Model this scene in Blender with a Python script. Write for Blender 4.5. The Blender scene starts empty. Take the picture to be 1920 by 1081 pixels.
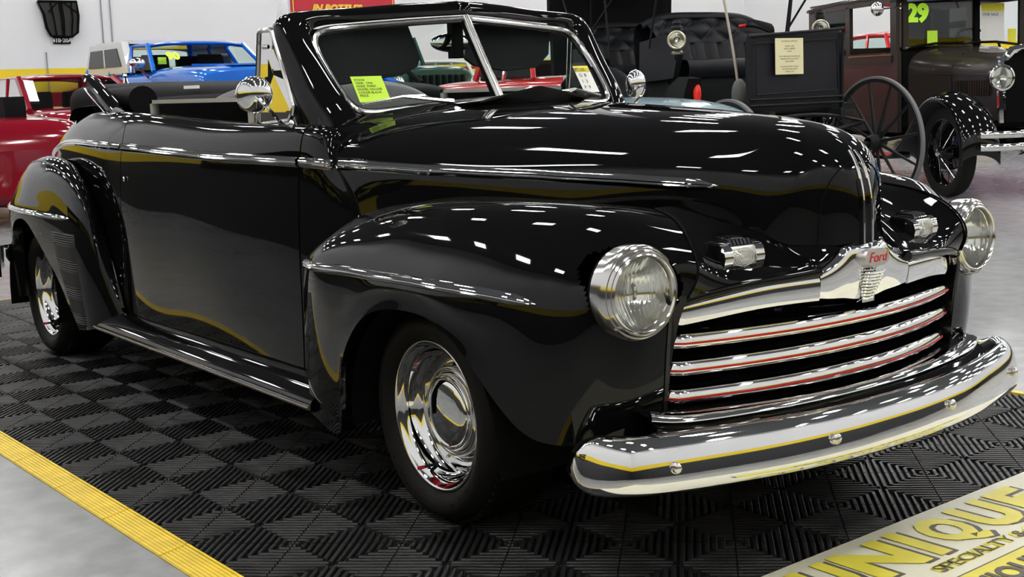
import bpy, bmesh, math, random
import numpy as np
from mathutils import Vector, Matrix, Euler
random.seed(7)
scene = bpy.context.scene
COL = scene.collection
PI = math.pi

# ------------------------------------------------------------------ camera
F_PX, PITCH, ROLL, YAW = 2428.43, -0.121860, -0.034046, 2.473085
CAM = Vector((2.72706, -2.47771, 1.15355))
PPX, PPY = 1087.58, 452.03
_fw = Vector((math.cos(PITCH)*math.cos(YAW), math.cos(PITCH)*math.sin(YAW), math.sin(PITCH)))
_r = _fw.cross(Vector((0, 0, 1))).normalized(); _u = _r.cross(_fw)
_r2 = _r*math.cos(ROLL)+_u*math.sin(ROLL); _u2 = -_r*math.sin(ROLL)+_u*math.cos(ROLL)
cd = bpy.data.cameras.new('camera'); cam = bpy.data.objects.new('camera', cd); COL.objects.link(cam)
M = Matrix((_r2, _u2, -_fw)).transposed().to_4x4(); M.translation = CAM
cam.matrix_world = M
cd.sensor_width = 36.0; cd.lens = F_PX/1920*36.0
cd.shift_x = -(PPX-960)/1920; cd.shift_y = -(540.5-PPY)/1920
cd.clip_start = 0.05; cd.clip_end = 200
scene.camera = cam

# ------------------------------------------------------------------ world, light, exposure
w = bpy.data.worlds.new('world'); scene.world = w; w.use_nodes = True
w.node_tree.nodes['Background'].inputs[0].default_value = (0.9, 0.95, 1.0, 1)
w.node_tree.nodes['Background'].inputs[1].default_value = 0.10
scene.view_settings.view_transform = 'Standard'
scene.view_settings.look = 'None'
scene.view_settings.gamma = 1.0
scene.view_settings.use_curve_mapping = False
scene.view_settings.exposure = 0.05
LAMP_STRENGTH = 54.0

# ------------------------------------------------------------------ materials
MATS = {}
def mat(name, col, rough=0.5, metal=0.0, spec=0.5, coat=0.0, noise=None, trans=0.0, emit=0.0, ior=1.45, bump=0.0, bscale=200.0, alpha=1.0, sheen=0.0):
    if name in MATS: return MATS[name]
    m = bpy.data.materials.new(name); m.use_nodes = True
    nt = m.node_tree; b = nt.nodes['Principled BSDF']
    c = (*col, 1)
    b.inputs['Base Color'].default_value = c
    b.inputs['Roughness'].default_value = rough
    b.inputs['Metallic'].default_value = metal
    b.inputs['Specular IOR Level'].default_value = spec
    b.inputs['IOR'].default_value = ior
    b.inputs['Coat Weight'].default_value = coat
    b.inputs['Coat Roughness'].default_value = 0.02
    b.inputs['Transmission Weight'].default_value = trans
    b.inputs['Alpha'].default_value = alpha
    if sheen: b.inputs['Sheen Weight'].default_value = sheen
    if emit:
        b.inputs['Emission Color'].default_value = c
        b.inputs['Emission Strength'].default_value = emit
    if noise:
        amt, sc = noise
        tc = nt.nodes.new('ShaderNodeTexCoord'); n = nt.nodes.new('ShaderNodeTexNoise')
        n.inputs['Scale'].default_value = sc; n.inputs['Detail'].default_value = 6
        nt.links.new(tc.outputs['Object'], n.inputs['Vector'])
        r = nt.nodes.new('ShaderNodeMapRange'); r.inputs[1].default_value = .3; r.inputs[2].default_value = .7
        r.inputs[3].default_value = 1-amt; r.inputs[4].default_value = 1+amt
        nt.links.new(n.outputs['Fac'], r.inputs[0])
        mx = nt.nodes.new('ShaderNodeVectorMath'); mx.operation = 'SCALE'
        mx.inputs[0].default_value = col
        nt.links.new(r.outputs[0], mx.inputs['Scale']); nt.links.new(mx.outputs[0], b.inputs['Base Color'])
    if bump:
        tc = nt.nodes.new('ShaderNodeTexCoord'); n = nt.nodes.new('ShaderNodeTexNoise')
        n.inputs['Scale'].default_value = bscale; n.inputs['Detail'].default_value = 4
        nt.links.new(tc.outputs['Object'], n.inputs['Vector'])
        bp = nt.nodes.new('ShaderNodeBump'); bp.inputs['Strength'].default_value = bump; bp.inputs['Distance'].default_value = 0.01
        nt.links.new(n.outputs['Fac'], bp.inputs['Height']); nt.links.new(bp.outputs[0], b.inputs['Normal'])
    MATS[name] = m
    return m
PAINT = mat("gloss_black_paint", (.0035, .0036, .0038), .03, 0, .5, 0.0, ior=1.36)
PAINT2 = mat('satin_black_paint', (.006, .006, .006), .25)
CHROME = mat('chrome', (.86, .86, .85), .035, 1.0)
STAIN = mat('brushed_stainless', (.72, .71, .69), .16, 1.0)
RUBBER = mat('tyre_rubber', (.009, .0087, .0078), .6, spec=.22, bump=.15, bscale=60)
DARK = mat('flat_black', (.004, .004, .004), .8, spec=.08)
RED = mat('red_enamel', (.50, .012, .02), .3)
def thin_glass(name, tint, ior=1.45, rough=0.0, diffuse=0.0, ripple=0.0):
    m = bpy.data.materials.new(name); m.use_nodes = True; nt = m.node_tree; nt.nodes.clear()
    out = nt.nodes.new('ShaderNodeOutputMaterial'); t = nt.nodes.new('ShaderNodeBsdfTransparent'); g = nt.nodes.new('ShaderNodeBsdfGlossy')
    f = nt.nodes.new('ShaderNodeFresnel'); mx = nt.nodes.new('ShaderNodeMixShader')
    t.inputs[0].default_value = (*tint, 1); g.inputs['Roughness'].default_value = rough; f.inputs[0].default_value = ior
    nt.links.new(f.outputs[0], mx.inputs[0]); nt.links.new(t.outputs[0], mx.inputs[1]); nt.links.new(g.outputs[0], mx.inputs[2])
    last = mx
    if diffuse:
        d = nt.nodes.new('ShaderNodeBsdfTranslucent'); d.inputs[0].default_value = (.9, .92, .9, 1)
        m2 = nt.nodes.new('ShaderNodeMixShader'); m2.inputs[0].default_value = diffuse
        nt.links.new(mx.outputs[0], m2.inputs[1]); nt.links.new(d.outputs[0], m2.inputs[2]); last = m2
    nt.links.new(last.outputs[0], out.inputs[0]); MATS[name] = m
    return m
GLASS = thin_glass('clear_glass', (.95, .98, .97))
WGLASS = thin_glass('window_glass', (.86, .95, .93), 1.25)
LENS = thin_glass('headlamp_glass', (.97, .98, .96), 1.45, .03, .10)
PLENS = mat('frosted_lamp_glass', (.62, .61, .56), .12, 0, .6, .6)
REFL = mat('reflector_silver', (.92, .92, .90), .10, 1.0)
PLASTIC = mat('mat_black_plastic', (.020, .020, .021), .42, noise=(.25, 9), bump=.1, bscale=120)
YEL = mat('yellow_plastic', (.80, .58, .03), .45, noise=(.14, 14))
CREAM = mat('cream_board', (.72, .70, .55), .4, noise=(.05, 6))
BYEL = mat('board_yellow', (.74, .66, .07), .4, noise=(.06, 8))
BGREY = mat('board_shadow', (.10, .09, .08), .5)
LEATHER = mat('black_leather', (.007, .007, .008), .6, spec=.06, bump=.2, bscale=90)
GREYSEAT = mat('grey_vinyl', (.10, .095, .10), .5, bump=.1, bscale=120)
CANVAS = mat('black_canvas', (.008, .008, .008), .9, spec=.15, bump=.3, bscale=300)

# ------------------------------------------------------------------ helpers
def link(o, parent=None):
    COL.objects.link(o)
    if parent is not None: o.parent = parent
    return o
def tag(o, label=None, cat=None, group=None, kind=None):
    if label: o['label'] = label
    if cat: o['category'] = cat
    if group: o['group'] = group
    if kind: o['kind'] = kind
    return o
def mesh(name, V, F, m, parent=None, smooth=True, sharp=None, label=None):
    me = bpy.data.meshes.new(name)
    me.from_pydata([tuple(v) for v in V], [], [tuple(f) for f in F])
    me.materials.append(m)
    if smooth:
        me.polygons.foreach_set('use_smooth', [True]*len(me.polygons))
    me.update()
    o = bpy.data.objects.new(name, me); link(o, parent)
    if smooth and sharp:
        me.set_sharp_from_angle(angle=math.radians(sharp))
    if label: o['label'] = label
    return o
def thing(name, label, cat, loc=(0, 0, 0), rz=0.0, group=None, scale=None):
    o = bpy.data.objects.new(name, None); o.empty_display_size = .1
    o.location = loc; o.rotation_euler = (0, 0, rz)
    if scale: o.scale = scale
    COL.objects.link(o); tag(o, label, cat, group)
    return o
def dup(root, loc=None, rz=None, label=None):
    r = root.copy(); COL.objects.link(r)
    if loc is not None: r.location = loc
    if rz is not None: r.rotation_euler = (0, 0, rz)
    if label: r['label'] = label
    for ch in list(root.children):
        c = ch.copy(); COL.objects.link(c); c.parent = r
        for g in ch.children:
            d = g.copy(); COL.objects.link(d); d.parent = c
    return r
class MB:
    """collects simple solids that become one mesh"""
    def __init__(s): s.V = []; s.F = []
    def add(s, V, F):
        n = len(s.V); s.V += [tuple(v) for v in V]; s.F += [tuple(i+n for i in f) for f in F]; return s
    def box(s, a, b, rot=None, at=(0, 0, 0)):
        x0, y0, z0 = a; x1, y1, z1 = b
        V = [Vector(p) for p in ((x0,y0,z0),(x1,y0,z0),(x1,y1,z0),(x0,y1,z0),(x0,y0,z1),(x1,y0,z1),(x1,y1,z1),(x0,y1,z1))]
        if rot is not None:
            R = Euler(rot).to_matrix(); V = [R @ v for v in V]
        V = [v+Vector(at) for v in V]
        return s.add(V, [(0,3,2,1),(4,5,6,7),(0,1,5,4),(1,2,6,5),(2,3,7,6),(3,0,4,7)])
    def tube(s, pts, r, n=10, cap=True, closed=False, sx=1.0):
        V, F = tube_vf(pts, r, n, cap, closed, sx); return s.add(V, F)
    def lathe(s, prof, n=32, axis='y', at=(0, 0, 0)):
        V, F = lathe_vf(prof, n, axis); return s.add([Vector(v)+Vector(at) for v in V], F)
    def prism(s, poly, a, b, axis='y'):
        V, F = prism_vf(poly, a, b, axis); return s.add(V, F)
    def sphere(s, c, r, n=16, m=10):
        if not hasattr(r, '__len__'): r = (r, r, r)
        V = []; F = []
        for i in range(m+1):
            th = PI*i/m
            for j in range(n):
                ph = 2*PI*j/n
                V.append((c[0]+r[0]*math.sin(th)*math.cos(ph), c[1]+r[1]*math.sin(th)*math.sin(ph), c[2]+r[2]*math.cos(th)))
        for i in range(m):
            for j in range(n):
                F.append((i*n+j, (i+1)*n+j, (i+1)*n+(j+1) % n, i*n+(j+1) % n))
        return s.add(V, F)
    def build(s, name, m, parent=None, smooth=True, sharp=35, label=None):
        return mesh(name, s.V, s.F, m, parent, smooth, sharp, label)
def tube_vf(pts, r, n=10, cap=True, closed=False, sx=1.0):
    pts = [Vector(p) for p in pts]; N = len(pts)
    rr = r if hasattr(r, '__len__') else [r]*N
    V = []; F = []; prev = None
    for i, p in enumerate(pts):
        a = pts[(i-1) % N] if (closed or i > 0) else p
        b = pts[(i+1) % N] if (closed or i < N-1) else p
        t = (b-a)
        t = t.normalized() if t.length > 1e-9 else Vector((1, 0, 0))
        if prev is None:
            up = Vector((0, 0, 1)) if abs(t.z) < .9 else Vector((1, 0, 0))
            x = t.cross(up).normalized()
        else:
            x = (prev - t*prev.dot(t))
            x = x.normalized() if x.length > 1e-6 else t.orthogonal().normalized()
        y = x.cross(t).normalized(); prev = x
        for k in range(n):
            an = 2*PI*k/n
            V.append(p + x*(math.cos(an)*rr[i]*sx) + y*(math.sin(an)*rr[i]))
    M_ = N if closed else N-1
    for i in range(M_):
        for k in range(n):
            F.append((i*n+k, i*n+(k+1) % n, ((i+1) % N)*n+(k+1) % n, ((i+1) % N)*n+k))
    if cap and not closed:
        F.append(tuple(range(n))[::-1]); F.append(tuple((N-1)*n+k for k in range(n)))
    return V, F
def lathe_vf(prof, n=32, axis='y'):
    V = []; F = []
    for r, d in prof:
        for k in range(n):
            a = 2*PI*k/n; c, s_ = r*math.cos(a), r*math.sin(a)
            V.append({'y': (c, d, s_), 'x': (d, c, s_), 'z': (c, s_, d)}[axis])
    for i in range(len(prof)-1):
        for k in range(n):
            q = (i*n+k, i*n+(k+1) % n, (i+1)*n+(k+1) % n, (i+1)*n+k)
            F.append(q if axis != 'y' else q[::-1])
    return V, F
def prism_vf(poly, a, b, axis='y'):
    n = len(poly)
    def P(p, d): return {'y': (p[0], d, p[1]), 'x': (d, p[0], p[1]), 'z': (p[0], p[1], d)}[axis]
    V = [P(p, a) for p in poly]+[P(p, b) for p in poly]
    F = [tuple(range(n))[::-1], tuple(range(n, 2*n))]+[(i, (i+1) % n, n+(i+1) % n, n+i) for i in range(n)]
    return V, F
def spl(N, t):
    """basis matrix of the natural cubic spline through N knots, at parameters t in [0, N-1]"""
    t = np.asarray(t, float)
    if N == 2:
        return np.stack([1-t, t], 1)
    A = np.zeros((N, N)); R = np.zeros((N, N)); A[0, 0] = A[-1, -1] = 1
    for i in range(1, N-1):
        A[i, i-1:i+2] = (1, 4, 1); R[i, i-1:i+2] = (6, -12, 6)
    K = np.linalg.solve(A, R)
    B = np.zeros((len(t), N))
    for j, x in enumerate(t):
        i = min(int(x), N-2); u = x-i
        B[j, i] += 1-u; B[j, i+1] += u
        B[j] += ((1-u)**3-(1-u))/6*K[i] + (u**3-u)/6*K[i+1]
    return B
def curve(P, n):
    P = np.array(P, float); return spl(len(P), np.linspace(0, len(P)-1, n)) @ P
def surf(G, nu, nv, u0=0, u1=None, v0=0, v1=None):
    G = np.array(G, float)
    Bu = spl(G.shape[0], np.linspace(u0, G.shape[0]-1 if u1 is None else u1, nu))
    Bv = spl(G.shape[1], np.linspace(v0, G.shape[1]-1 if v1 is None else v1, nv))
    return np.einsum('ui,ijk,vj->uvk', Bu, G, Bv)
def gridmesh(name, P, m, parent=None, flip=False, mir=False, sharp=None, label=None):
    nu, nv = P.shape[:2]; P = P.copy()
    if mir: P[..., 1] *= -1; flip = not flip
    V = P.reshape(-1, 3); F = []
    for i in range(nu-1):
        for j in range(nv-1):
            q = (i*nv+j, (i+1)*nv+j, (i+1)*nv+j+1, i*nv+j+1)
            F.append(q[::-1] if flip else q)
    return mesh(name, V, F, m, parent, True, sharp, label)
def thick(o, t=0.004):
    md = o.modifiers.new('Solidify', 'SOLIDIFY'); md.thickness = t; md.offset = -1; return o
def sweep(path, prof, up=(0, 0, 1), closed=True):
    """prof = list of (outward, up) offsets; outward is to the right of travel"""
    path = [Vector(p) for p in path]; V = []; F = []; n = len(prof); up = Vector(up)
    for i, p in enumerate(path):
        a = path[max(i-1, 0)]; b = path[min(i+1, len(path)-1)]
        t = (b-a).normalized(); o_ = t.cross(up).normalized(); u_ = o_.cross(t).normalized()
        pr = prof[i] if hasattr(prof[0][0], '__len__') else prof
        for a_, b_ in pr: V.append(p+o_*a_+u_*b_)
    n = len(prof[0]) if hasattr(prof[0][0], '__len__') else len(prof)
    for i in range(len(path)-1):
        for k in range(n if closed else n-1):
            F.append((i*n+k, i*n+(k+1) % n, (i+1)*n+(k+1) % n, (i+1)*n+k))
    if closed:
        F.append(tuple(range(n))[::-1]); F.append(tuple((len(path)-1)*n+k for k in range(n)))
    return V, F
def text(name, s, size, m, parent, mw, depth=0.001, shear=0.0, bold=0.0, sx=1.0, align='LEFT', space=1.0):
    cu = bpy.data.curves.new(name+'_curve', 'FONT'); cu.body = s; cu.size = size; cu.extrude = depth
    cu.shear = shear; cu.offset = bold; cu.align_x = align; cu.space_character = space; cu.resolution_u = 3
    t = bpy.data.objects.new(name+'_tmp', cu); COL.objects.link(t)
    dg = bpy.context.evaluated_depsgraph_get(); me = bpy.data.meshes.new_from_object(t.evaluated_get(dg))
    bpy.data.objects.remove(t)
    me.materials.clear(); me.materials.append(m)
    if sx != 1.0: me.transform(Matrix.Diagonal((sx, 1, 1, 1)))
    me.transform(mw)
    o = bpy.data.objects.new(name, me); link(o, parent); return o
def frame(o, x, y, z=None):
    """matrix with text x axis along x, text up along y"""
    x = Vector(x).normalized(); y = Vector(y).normalized(); z = x.cross(y).normalized() if z is None else Vector(z).normalized()
    M_ = Matrix((x, y, z)).transposed().to_4x4(); M_.translation = Vector(o); return M_
def ray(px, py):
    return _fw + _r2*((px-PPX)/F_PX) - _u2*((py-PPY)/F_PX)
def spot(px, D, z=0.0):
    """ground point seen in column px at distance D (used to stand the background cars)"""
    lo, hi = -600., 900.
    for _ in range(40):
        mid = (lo+hi)/2
        if ray(px, mid).z > 0: lo = mid
        else: hi = mid
    p = CAM+ray(px, lo)*D; return Vector((p.x, p.y, z))

# ------------------------------------------------------------------ room
FZ = -0.018
X0, X1, Y0, Y1, H = -24.0, 7.6, -4.9, 25.0, 6.2
def wall_material():
    m = bpy.data.materials.new('banded_wall_paint'); m.use_nodes = True; nt = m.node_tree; b = nt.nodes['Principled BSDF']
    g = nt.nodes.new('ShaderNodeNewGeometry'); s = nt.nodes.new('ShaderNodeSeparateXYZ'); nt.links.new(g.outputs['Position'], s.inputs[0])
    r = nt.nodes.new('ShaderNodeValToRGB'); r.color_ramp.interpolation = 'CONSTANT'
    mr = nt.nodes.new('ShaderNodeMapRange'); mr.inputs[1].default_value = 0; mr.inputs[2].default_value = 4
    nt.links.new(s.outputs[2], mr.inputs[0]); nt.links.new(mr.outputs[0], r.inputs[0])
    e = r.color_ramp.elements; e[0].position = 0; e[0].color = (.012, .013, .016, 1); e[1].position = 1.30/4; e[1].color = (.82, .60, .01, 1)
    k = e.new(1.78/4); k.color = (.72, .73, .75, 1)
    nt.links.new(r.outputs[0], b.inputs['Base Color']); b.inputs['Roughness'].default_value = .5
    return m
WALL = wall_material()
WHITE = mat('white_paint', (.74, .75, .77), .5)
def slab(name, a, b, m, kind='structure', label=None):
    o = MB().box(a, b).build(name, m, None, False); o['kind'] = kind; return o
slab('wall_back', (X0-.2, Y1, FZ), (X1+.2, Y1+.2, H), WALL)
slab('wall_left', (X0-.2, Y0, FZ), (X0, Y1, H), WALL)
slab('wall_right', (X1, Y0, FZ), (X1+.2, Y1, H), WALL)
slab('wall_front', (X0-.2, Y0-.2, FZ), (X1+.2, Y0, H), WALL)
CEIL = mat('ceiling_dark_grey', (.13, .135, .145), .8)
slab('ceiling', (X0-.2, Y0-.2, H), (X1+.2, Y1+.2, H+.2), CEIL)
def floor_material():
    m = bpy.data.materials.new('polished_concrete'); m.use_nodes = True; nt = m.node_tree; b = nt.nodes['Principled BSDF']
    tc = nt.nodes.new('ShaderNodeTexCoord'); n1 = nt.nodes.new('ShaderNodeTexNoise'); n2 = nt.nodes.new('ShaderNodeTexNoise')
    n1.inputs['Scale'].default_value = .7; n1.inputs['Detail'].default_value = 8; n2.inputs['Scale'].default_value = 9; n2.inputs['Detail'].default_value = 8
    for n in (n1, n2): nt.links.new(tc.outputs['Object'], n.inputs['Vector'])
    mx = nt.nodes.new('ShaderNodeMath'); mx.operation = 'ADD'; nt.links.new(n1.outputs['Fac'], mx.inputs[0]); nt.links.new(n2.outputs['Fac'], mx.inputs[1])
    r = nt.nodes.new('ShaderNodeValToRGB'); r.color_ramp.elements[0].position = .35; r.color_ramp.elements[1].position = .65
    r.color_ramp.elements[0].color = (.22, .23, .235, 1); r.color_ramp.elements[1].color = (.345, .355, .36, 1)
    h = nt.nodes.new('ShaderNodeMath'); h.operation = 'MULTIPLY'; h.inputs[1].default_value = .5
    nt.links.new(mx.outputs[0], h.inputs[0]); nt.links.new(h.outputs[0], r.inputs[0]); nt.links.new(r.outputs[0], b.inputs['Base Color'])
    b.inputs['Roughness'].default_value = .22; b.inputs['Specular IOR Level'].default_value = .5
    return m
slab('floor', (X0-.2, Y0-.2, FZ-.2), (X1+.2, Y1+.2, FZ), floor_material())
# ceiling lamps: LED high bays in rows
LED = mat('led_panel', (1.0, .985, .96), .5, emit=LAMP_STRENGTH)
lamp_h = MB().box((-.62, -.17, 0), (.62, .17, .07))
first = None; n = 0
for ix in range(13):
    for iy in range(11):
        x = X0+1.3+ix*2.45; y = Y0+1.2+iy*2.75
        if first is None:
            first = thing('ceiling_lamp', 'white rectangular LED high bay lamp under the grey ceiling', 'lamp', (x, y, H-.6), 0, 'LED high bay lamps in rows under the ceiling')
            MB().box((-.36, -.15, 0), (.36, .15, .06)).build('housing', WHITE, first, False)
            MB().box((-.34, -.13, -.012), (.34, .13, 0)).build('diffuser', LED, first, False)
            s = MB()
            for q in (-.3, .3): s.tube([(q, 0, .06), (q, 0, .6)], .004, 5)
            s.build('cable', STAIN, first)
        else:
            dup(first, (x, y, H-.6), 0)

# ------------------------------------------------------------------ floor mat of ribbed tiles
MATO = Vector((-0.678786, -1.089127, 0)); MATR = 0.0288905
fm = thing('garage_floor_mat', 'black ribbed tile mat with a yellow ramp edge under the black convertible', 'floor mat', MATO, MATR)
def tile_mesh():
    b = MB(); e = .1985
    b.box((-e, -e, FZ+.001), (e, e, FZ+.006))
    sp = .2*math.sqrt(2)/14; hw = sp*.29; zt = 0.0; zb = FZ+.006; s2 = math.sqrt(.5)
    for a, c in ((0, 0), (-1, 0), (0, -1), (-1, -1)):
        # patch [a,a+1]x[c,c+1]*.2 ; ring diagonal direction d, ribs run along q
        cx, cy = (a+.5)*.2, (c+.5)*.2
        d = Vector((s2, s2, 0)) if (a+c) % 2 == 0 else Vector((s2, -s2, 0)); q = Vector((-d.y, d.x, 0))
        for k in range(14):
            t = (k-6.5)*sp; half = .2*s2-abs(t)-.002
            if half < .004: continue
            for s0, s1 in ((-half, -.0018), (.0018, half)):
                C = Vector((cx, cy, 0))+d*t
                P = [C+q*s0-d*hw, C+q*s1-d*hw, C+q*s1+d*hw, C+q*s0+d*hw]
                T = [C+q*s0-d*hw*.6, C+q*s1-d*hw*.6, C+q*s1+d*hw*.6, C+q*s0+d*hw*.6]
                V = [(p.x, p.y, zb) for p in P]+[(p.x, p.y, zt-.0025) for p in P]+[(p.x, p.y, zt) for p in T]
                V = [(max(-e, min(e, x)), max(-e, min(e, y)), z) for x, y, z in V]
                F = [(8, 9, 10, 11)]+[(i, (i+1) % 4, 4+(i+1) % 4, 4+i) for i in range(4)]+[(4+i, 4+(i+1) % 4, 8+(i+1) % 4, 8+i) for i in range(4)]
                b.add(V, F)
    return b
t0 = tile_mesh().build('tile', PLASTIC, fm, False)
i0 = 0
for i in range(15):
    for j in range(7):
        o = t0 if i0 == 0 else t0.copy()
        if i0: COL.objects.link(o); o.parent = fm
        i0 += 1
        o.location = (-4.6+.2+i*.4+.0, -.2+.2+j*.4, 0)
def ramp():
    b = MB(); L = .1972
    pr = [(0, FZ+.001), (-.076, FZ+.001), (-.076, FZ+.003)]
    n = 7
    for k in range(n):
        y = -.076+.068*(k+.2)/n; z = FZ+.004+(-.003-FZ-.004)*(k+.5)/n
        pr += [(y, z-.001), (y, z+.0012), (y+.007, z+.002), (y+.007, z-.0005)]
    pr += [(-.007, -.003), (-.007, .001), (0, .001)]
    return b.prism(pr[::-1], -L, L, 'x')
r0 = ramp().build('edge_ramp', YEL, fm, False)
k = 0
for i in range(15):
    for side in range(2):
        o = r0 if k == 0 else r0.copy()
        if k: COL.objects.link(o); o.parent = fm
        k += 1
        o.location = (-4.4+i*.4, -.2 if side == 0 else 2.6, 0)
        if side: o.rotation_euler = (0, 0, PI)
for j in range(7):
    o = r0.copy(); COL.objects.link(o); o.parent = fm; o.location = (-4.6, j*.4, 0); o.rotation_euler = (0, 0, -PI/2)

# ------------------------------------------------------------------ sign board lying on the floor
bd = thing('floor_sign_board', 'cream floor board lettered UNIQUE in big yellow letters', 'sign', MATO, MATR)
MB().box((1.405, -.25, FZ), (2.35, 2.55, .003)).build('board', CREAM, bd, False)
def blet(s, name, v0, v1, u_top, u_bot, m, z, dz=(0, 0), **kw):
    cap = (u_bot-u_top); size = cap/.698
    o = text(name, s, size, m, bd, Matrix.Identity(4), depth=.0006, **kw)
    xs = [v.co.x for v in o.data.vertices]; ys = [v.co.y for v in o.data.vertices]
    a, b_ = min(xs), max(xs); c, d_ = min(ys), max(ys)
    A = Matrix.Translation((-a, -c, 0)); S = Matrix.Diagonal(((v1-v0)/(b_-a), cap/(d_-c), 1, 1))
    o.data.transform(frame((u_bot+dz[0], v0+dz[1], z), (0, 1, 0), (-1, 0, 0)) @ S @ A)
    return o
for ch, v0, v1 in (('U', .70, .828), ('N', .85, 1.035), ('I', 1.068, 1.112), ('Q', 1.155, 1.295), ('U', 1.325, 1.475), ('E', 1.505, 1.63)):
    ut, ub = 1.443, 1.622
    if ch == 'Q': ub = 1.635
    blet(ch, 'letter_shadow', v0, v1, ut, ub, BGREY, .0040, (.008, .014), bold=.013)
    blet(ch, 'letter', v0, v1, ut, ub, BYEL, .0055, bold=.013)
blet('SPECIALTY & CLASSICS', 'small_lettering_shadow', .975, 1.63, 1.646, 1.688, BYEL, .0040, bold=.006)
blet('SPECIALTY & CLASSICS', 'small_lettering', .980, 1.635, 1.650, 1.688, BGREY, .0055)
MB().box((1.722, .66, .003), (1.90, 2.10, .0045)).build('panel_border', BGREY, bd, False)
MB().box((1.728, .67, .0045), (1.895, 2.09, .0055)).build('yellow_panel', BYEL, bd, False)
blet('UNIQUECLASSICCARS.COM', 'web_lettering', .90, 1.98, 1.758, 1.842, BGREY, .0068, bold=.004)
# ================================================================== the black 1940s convertible
car = thing('convertible_car', 'glossy black 1940s convertible with chrome grille bars and red stripes parked on the mat', 'car')
# ---------------- hood
HG = [
 [(-.60,0,1.096),(-.65,-.22,1.088),(-.73,-.44,1.062),(-.768,-.59,1.010),(-.722,-.655,.935),(-.595,-.655,.765)],
 [(-.42,0,1.094),(-.44,-.20,1.086),(-.48,-.40,1.05),(-.50,-.53,.99),(-.49,-.592,.920),(-.44,-.588,.79)],
 [(-.15,0,1.083),(-.17,-.18,1.074),(-.2,-.345,1.036),(-.22,-.452,.975),(-.22,-.508,.905),(-.2,-.508,.80)],
 [(.1,0,1.069),(.09,-.16,1.06),(.07,-.29,1.02),(.06,-.38,.96),(.05,-.420,.895),(.06,-.427,.82)],
 [(.3,0,1.056),(.3,-.14,1.045),(.29,-.245,1.005),(.28,-.325,.95),(.28,-.352,.885),(.27,-.357,.838)],
 [(.47,0,1.040),(.47,-.12,1.027),(.465,-.2,.987),(.46,-.262,.935),(.455,-.281,.875),(.445,-.286,.812)],
 [(.585,0,1.014),(.583,-.1,1.0),(.575,-.16,.965),(.568,-.205,.915),(.562,-.222,.855),(.555,-.228,.785)],
 [(.650,0,.982),(.647,-.08,.965),(.638,-.128,.933),(.628,-.158,.89),(.620,-.171,.83),(.612,-.177,.752)],
 [(.688,0,.942),(.684,-.052,.928),(.676,-.085,.898),(.668,-.104,.855),(.663,-.112,.80),(.660,-.116,.745)],
 [(.706,0,.897),(.704,-.030,.882),(.700,-.048,.86),(.696,-.058,.825),(.692,-.063,.785),(.689,-.065,.742)],
 [(.714,0,.86),(.714,-.012,.85),(.7135,-.018,.83),(.713,-.022,.805),(.712,-.024,.775),(.711,-.024,.740)]]
P = surf(HG, 120, 44)
Pm = P.copy(); Pm[..., 1] *= -1
full = np.concatenate([Pm[:, ::-1], P[:, 1:]], axis=1)
hood = gridmesh('hood', full, PAINT, car, flip=True)
def hoodpt(u, v):
    return surf(HG, 1, 1, u, u, v, v)[0, 0] if False else np.einsum('i,ijk,j->k', spl(11, [u])[0], np.array(HG, float), spl(6, [v])[0])
MB().tube([(p[0]-.004, s_*(-p[1]+.0), p[2]) for s_ in (-1,) for p in [hoodpt(0, v) for v in np.linspace(2.6, 5, 24)]], .0035, 6).build('hood_shut_line', DARK, car)
for s_ in (-1, 1): MB().tube([(p[0]+.0005, s_*p[1], p[2]) for p in [hoodpt(7.95, v) for v in np.linspace(0.05, 5, 40)]], .0016, 6).build('nose_shut_line', DARK, car)
# nose centre filler, chrome nose strips
ns = [hoodpt(9.75, 5)]
zs = np.linspace(.742, .90, 14)
MB().add(*sweep([(.7135-.010*max(0, (z-.84)/.06)**2, 0, z) for z in zs], [(-.026, -.002), (-.02, .0035), (.02, .0035), (.026, -.002)], up=(1, 0, 0), closed=False)).build('nose_face', PAINT, car)
for y in (-.015, .015):
    pts = [(.7155, y, .742), (.716, y, .80), (.7145, y*.95, .85), (.706, y*.9, .895), (.690, y*.8, .938), (.668, y*.6, .968)]
    MB().tube(curve(pts, 24), .0042, 8).build('nose_strip', CHROME, car)
# ---------------- cowl between hood and windshield
CG = [
 [(-.80,0,1.112),(-.81,-.22,1.104),(-.84,-.42,1.086),(-.885,-.57,1.062),(-.92,-.645,1.040)],
 [(-.70,0,1.103),(-.735,-.22,1.095),(-.785,-.43,1.073),(-.825,-.575,1.042),(-.850,-.630,1.020)],
 [(-.604,0,1.097),(-.654,-.22,1.089),(-.734,-.44,1.063),(-.770,-.590,1.011),(-.768,-.628,.990)]]
P = surf(CG, 14, 40); Pm = P.copy(); Pm[..., 1] *= -1
gridmesh('cowl', np.concatenate([Pm[:, ::-1], P[:, 1:]], axis=1), PAINT, car, flip=True)
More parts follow.
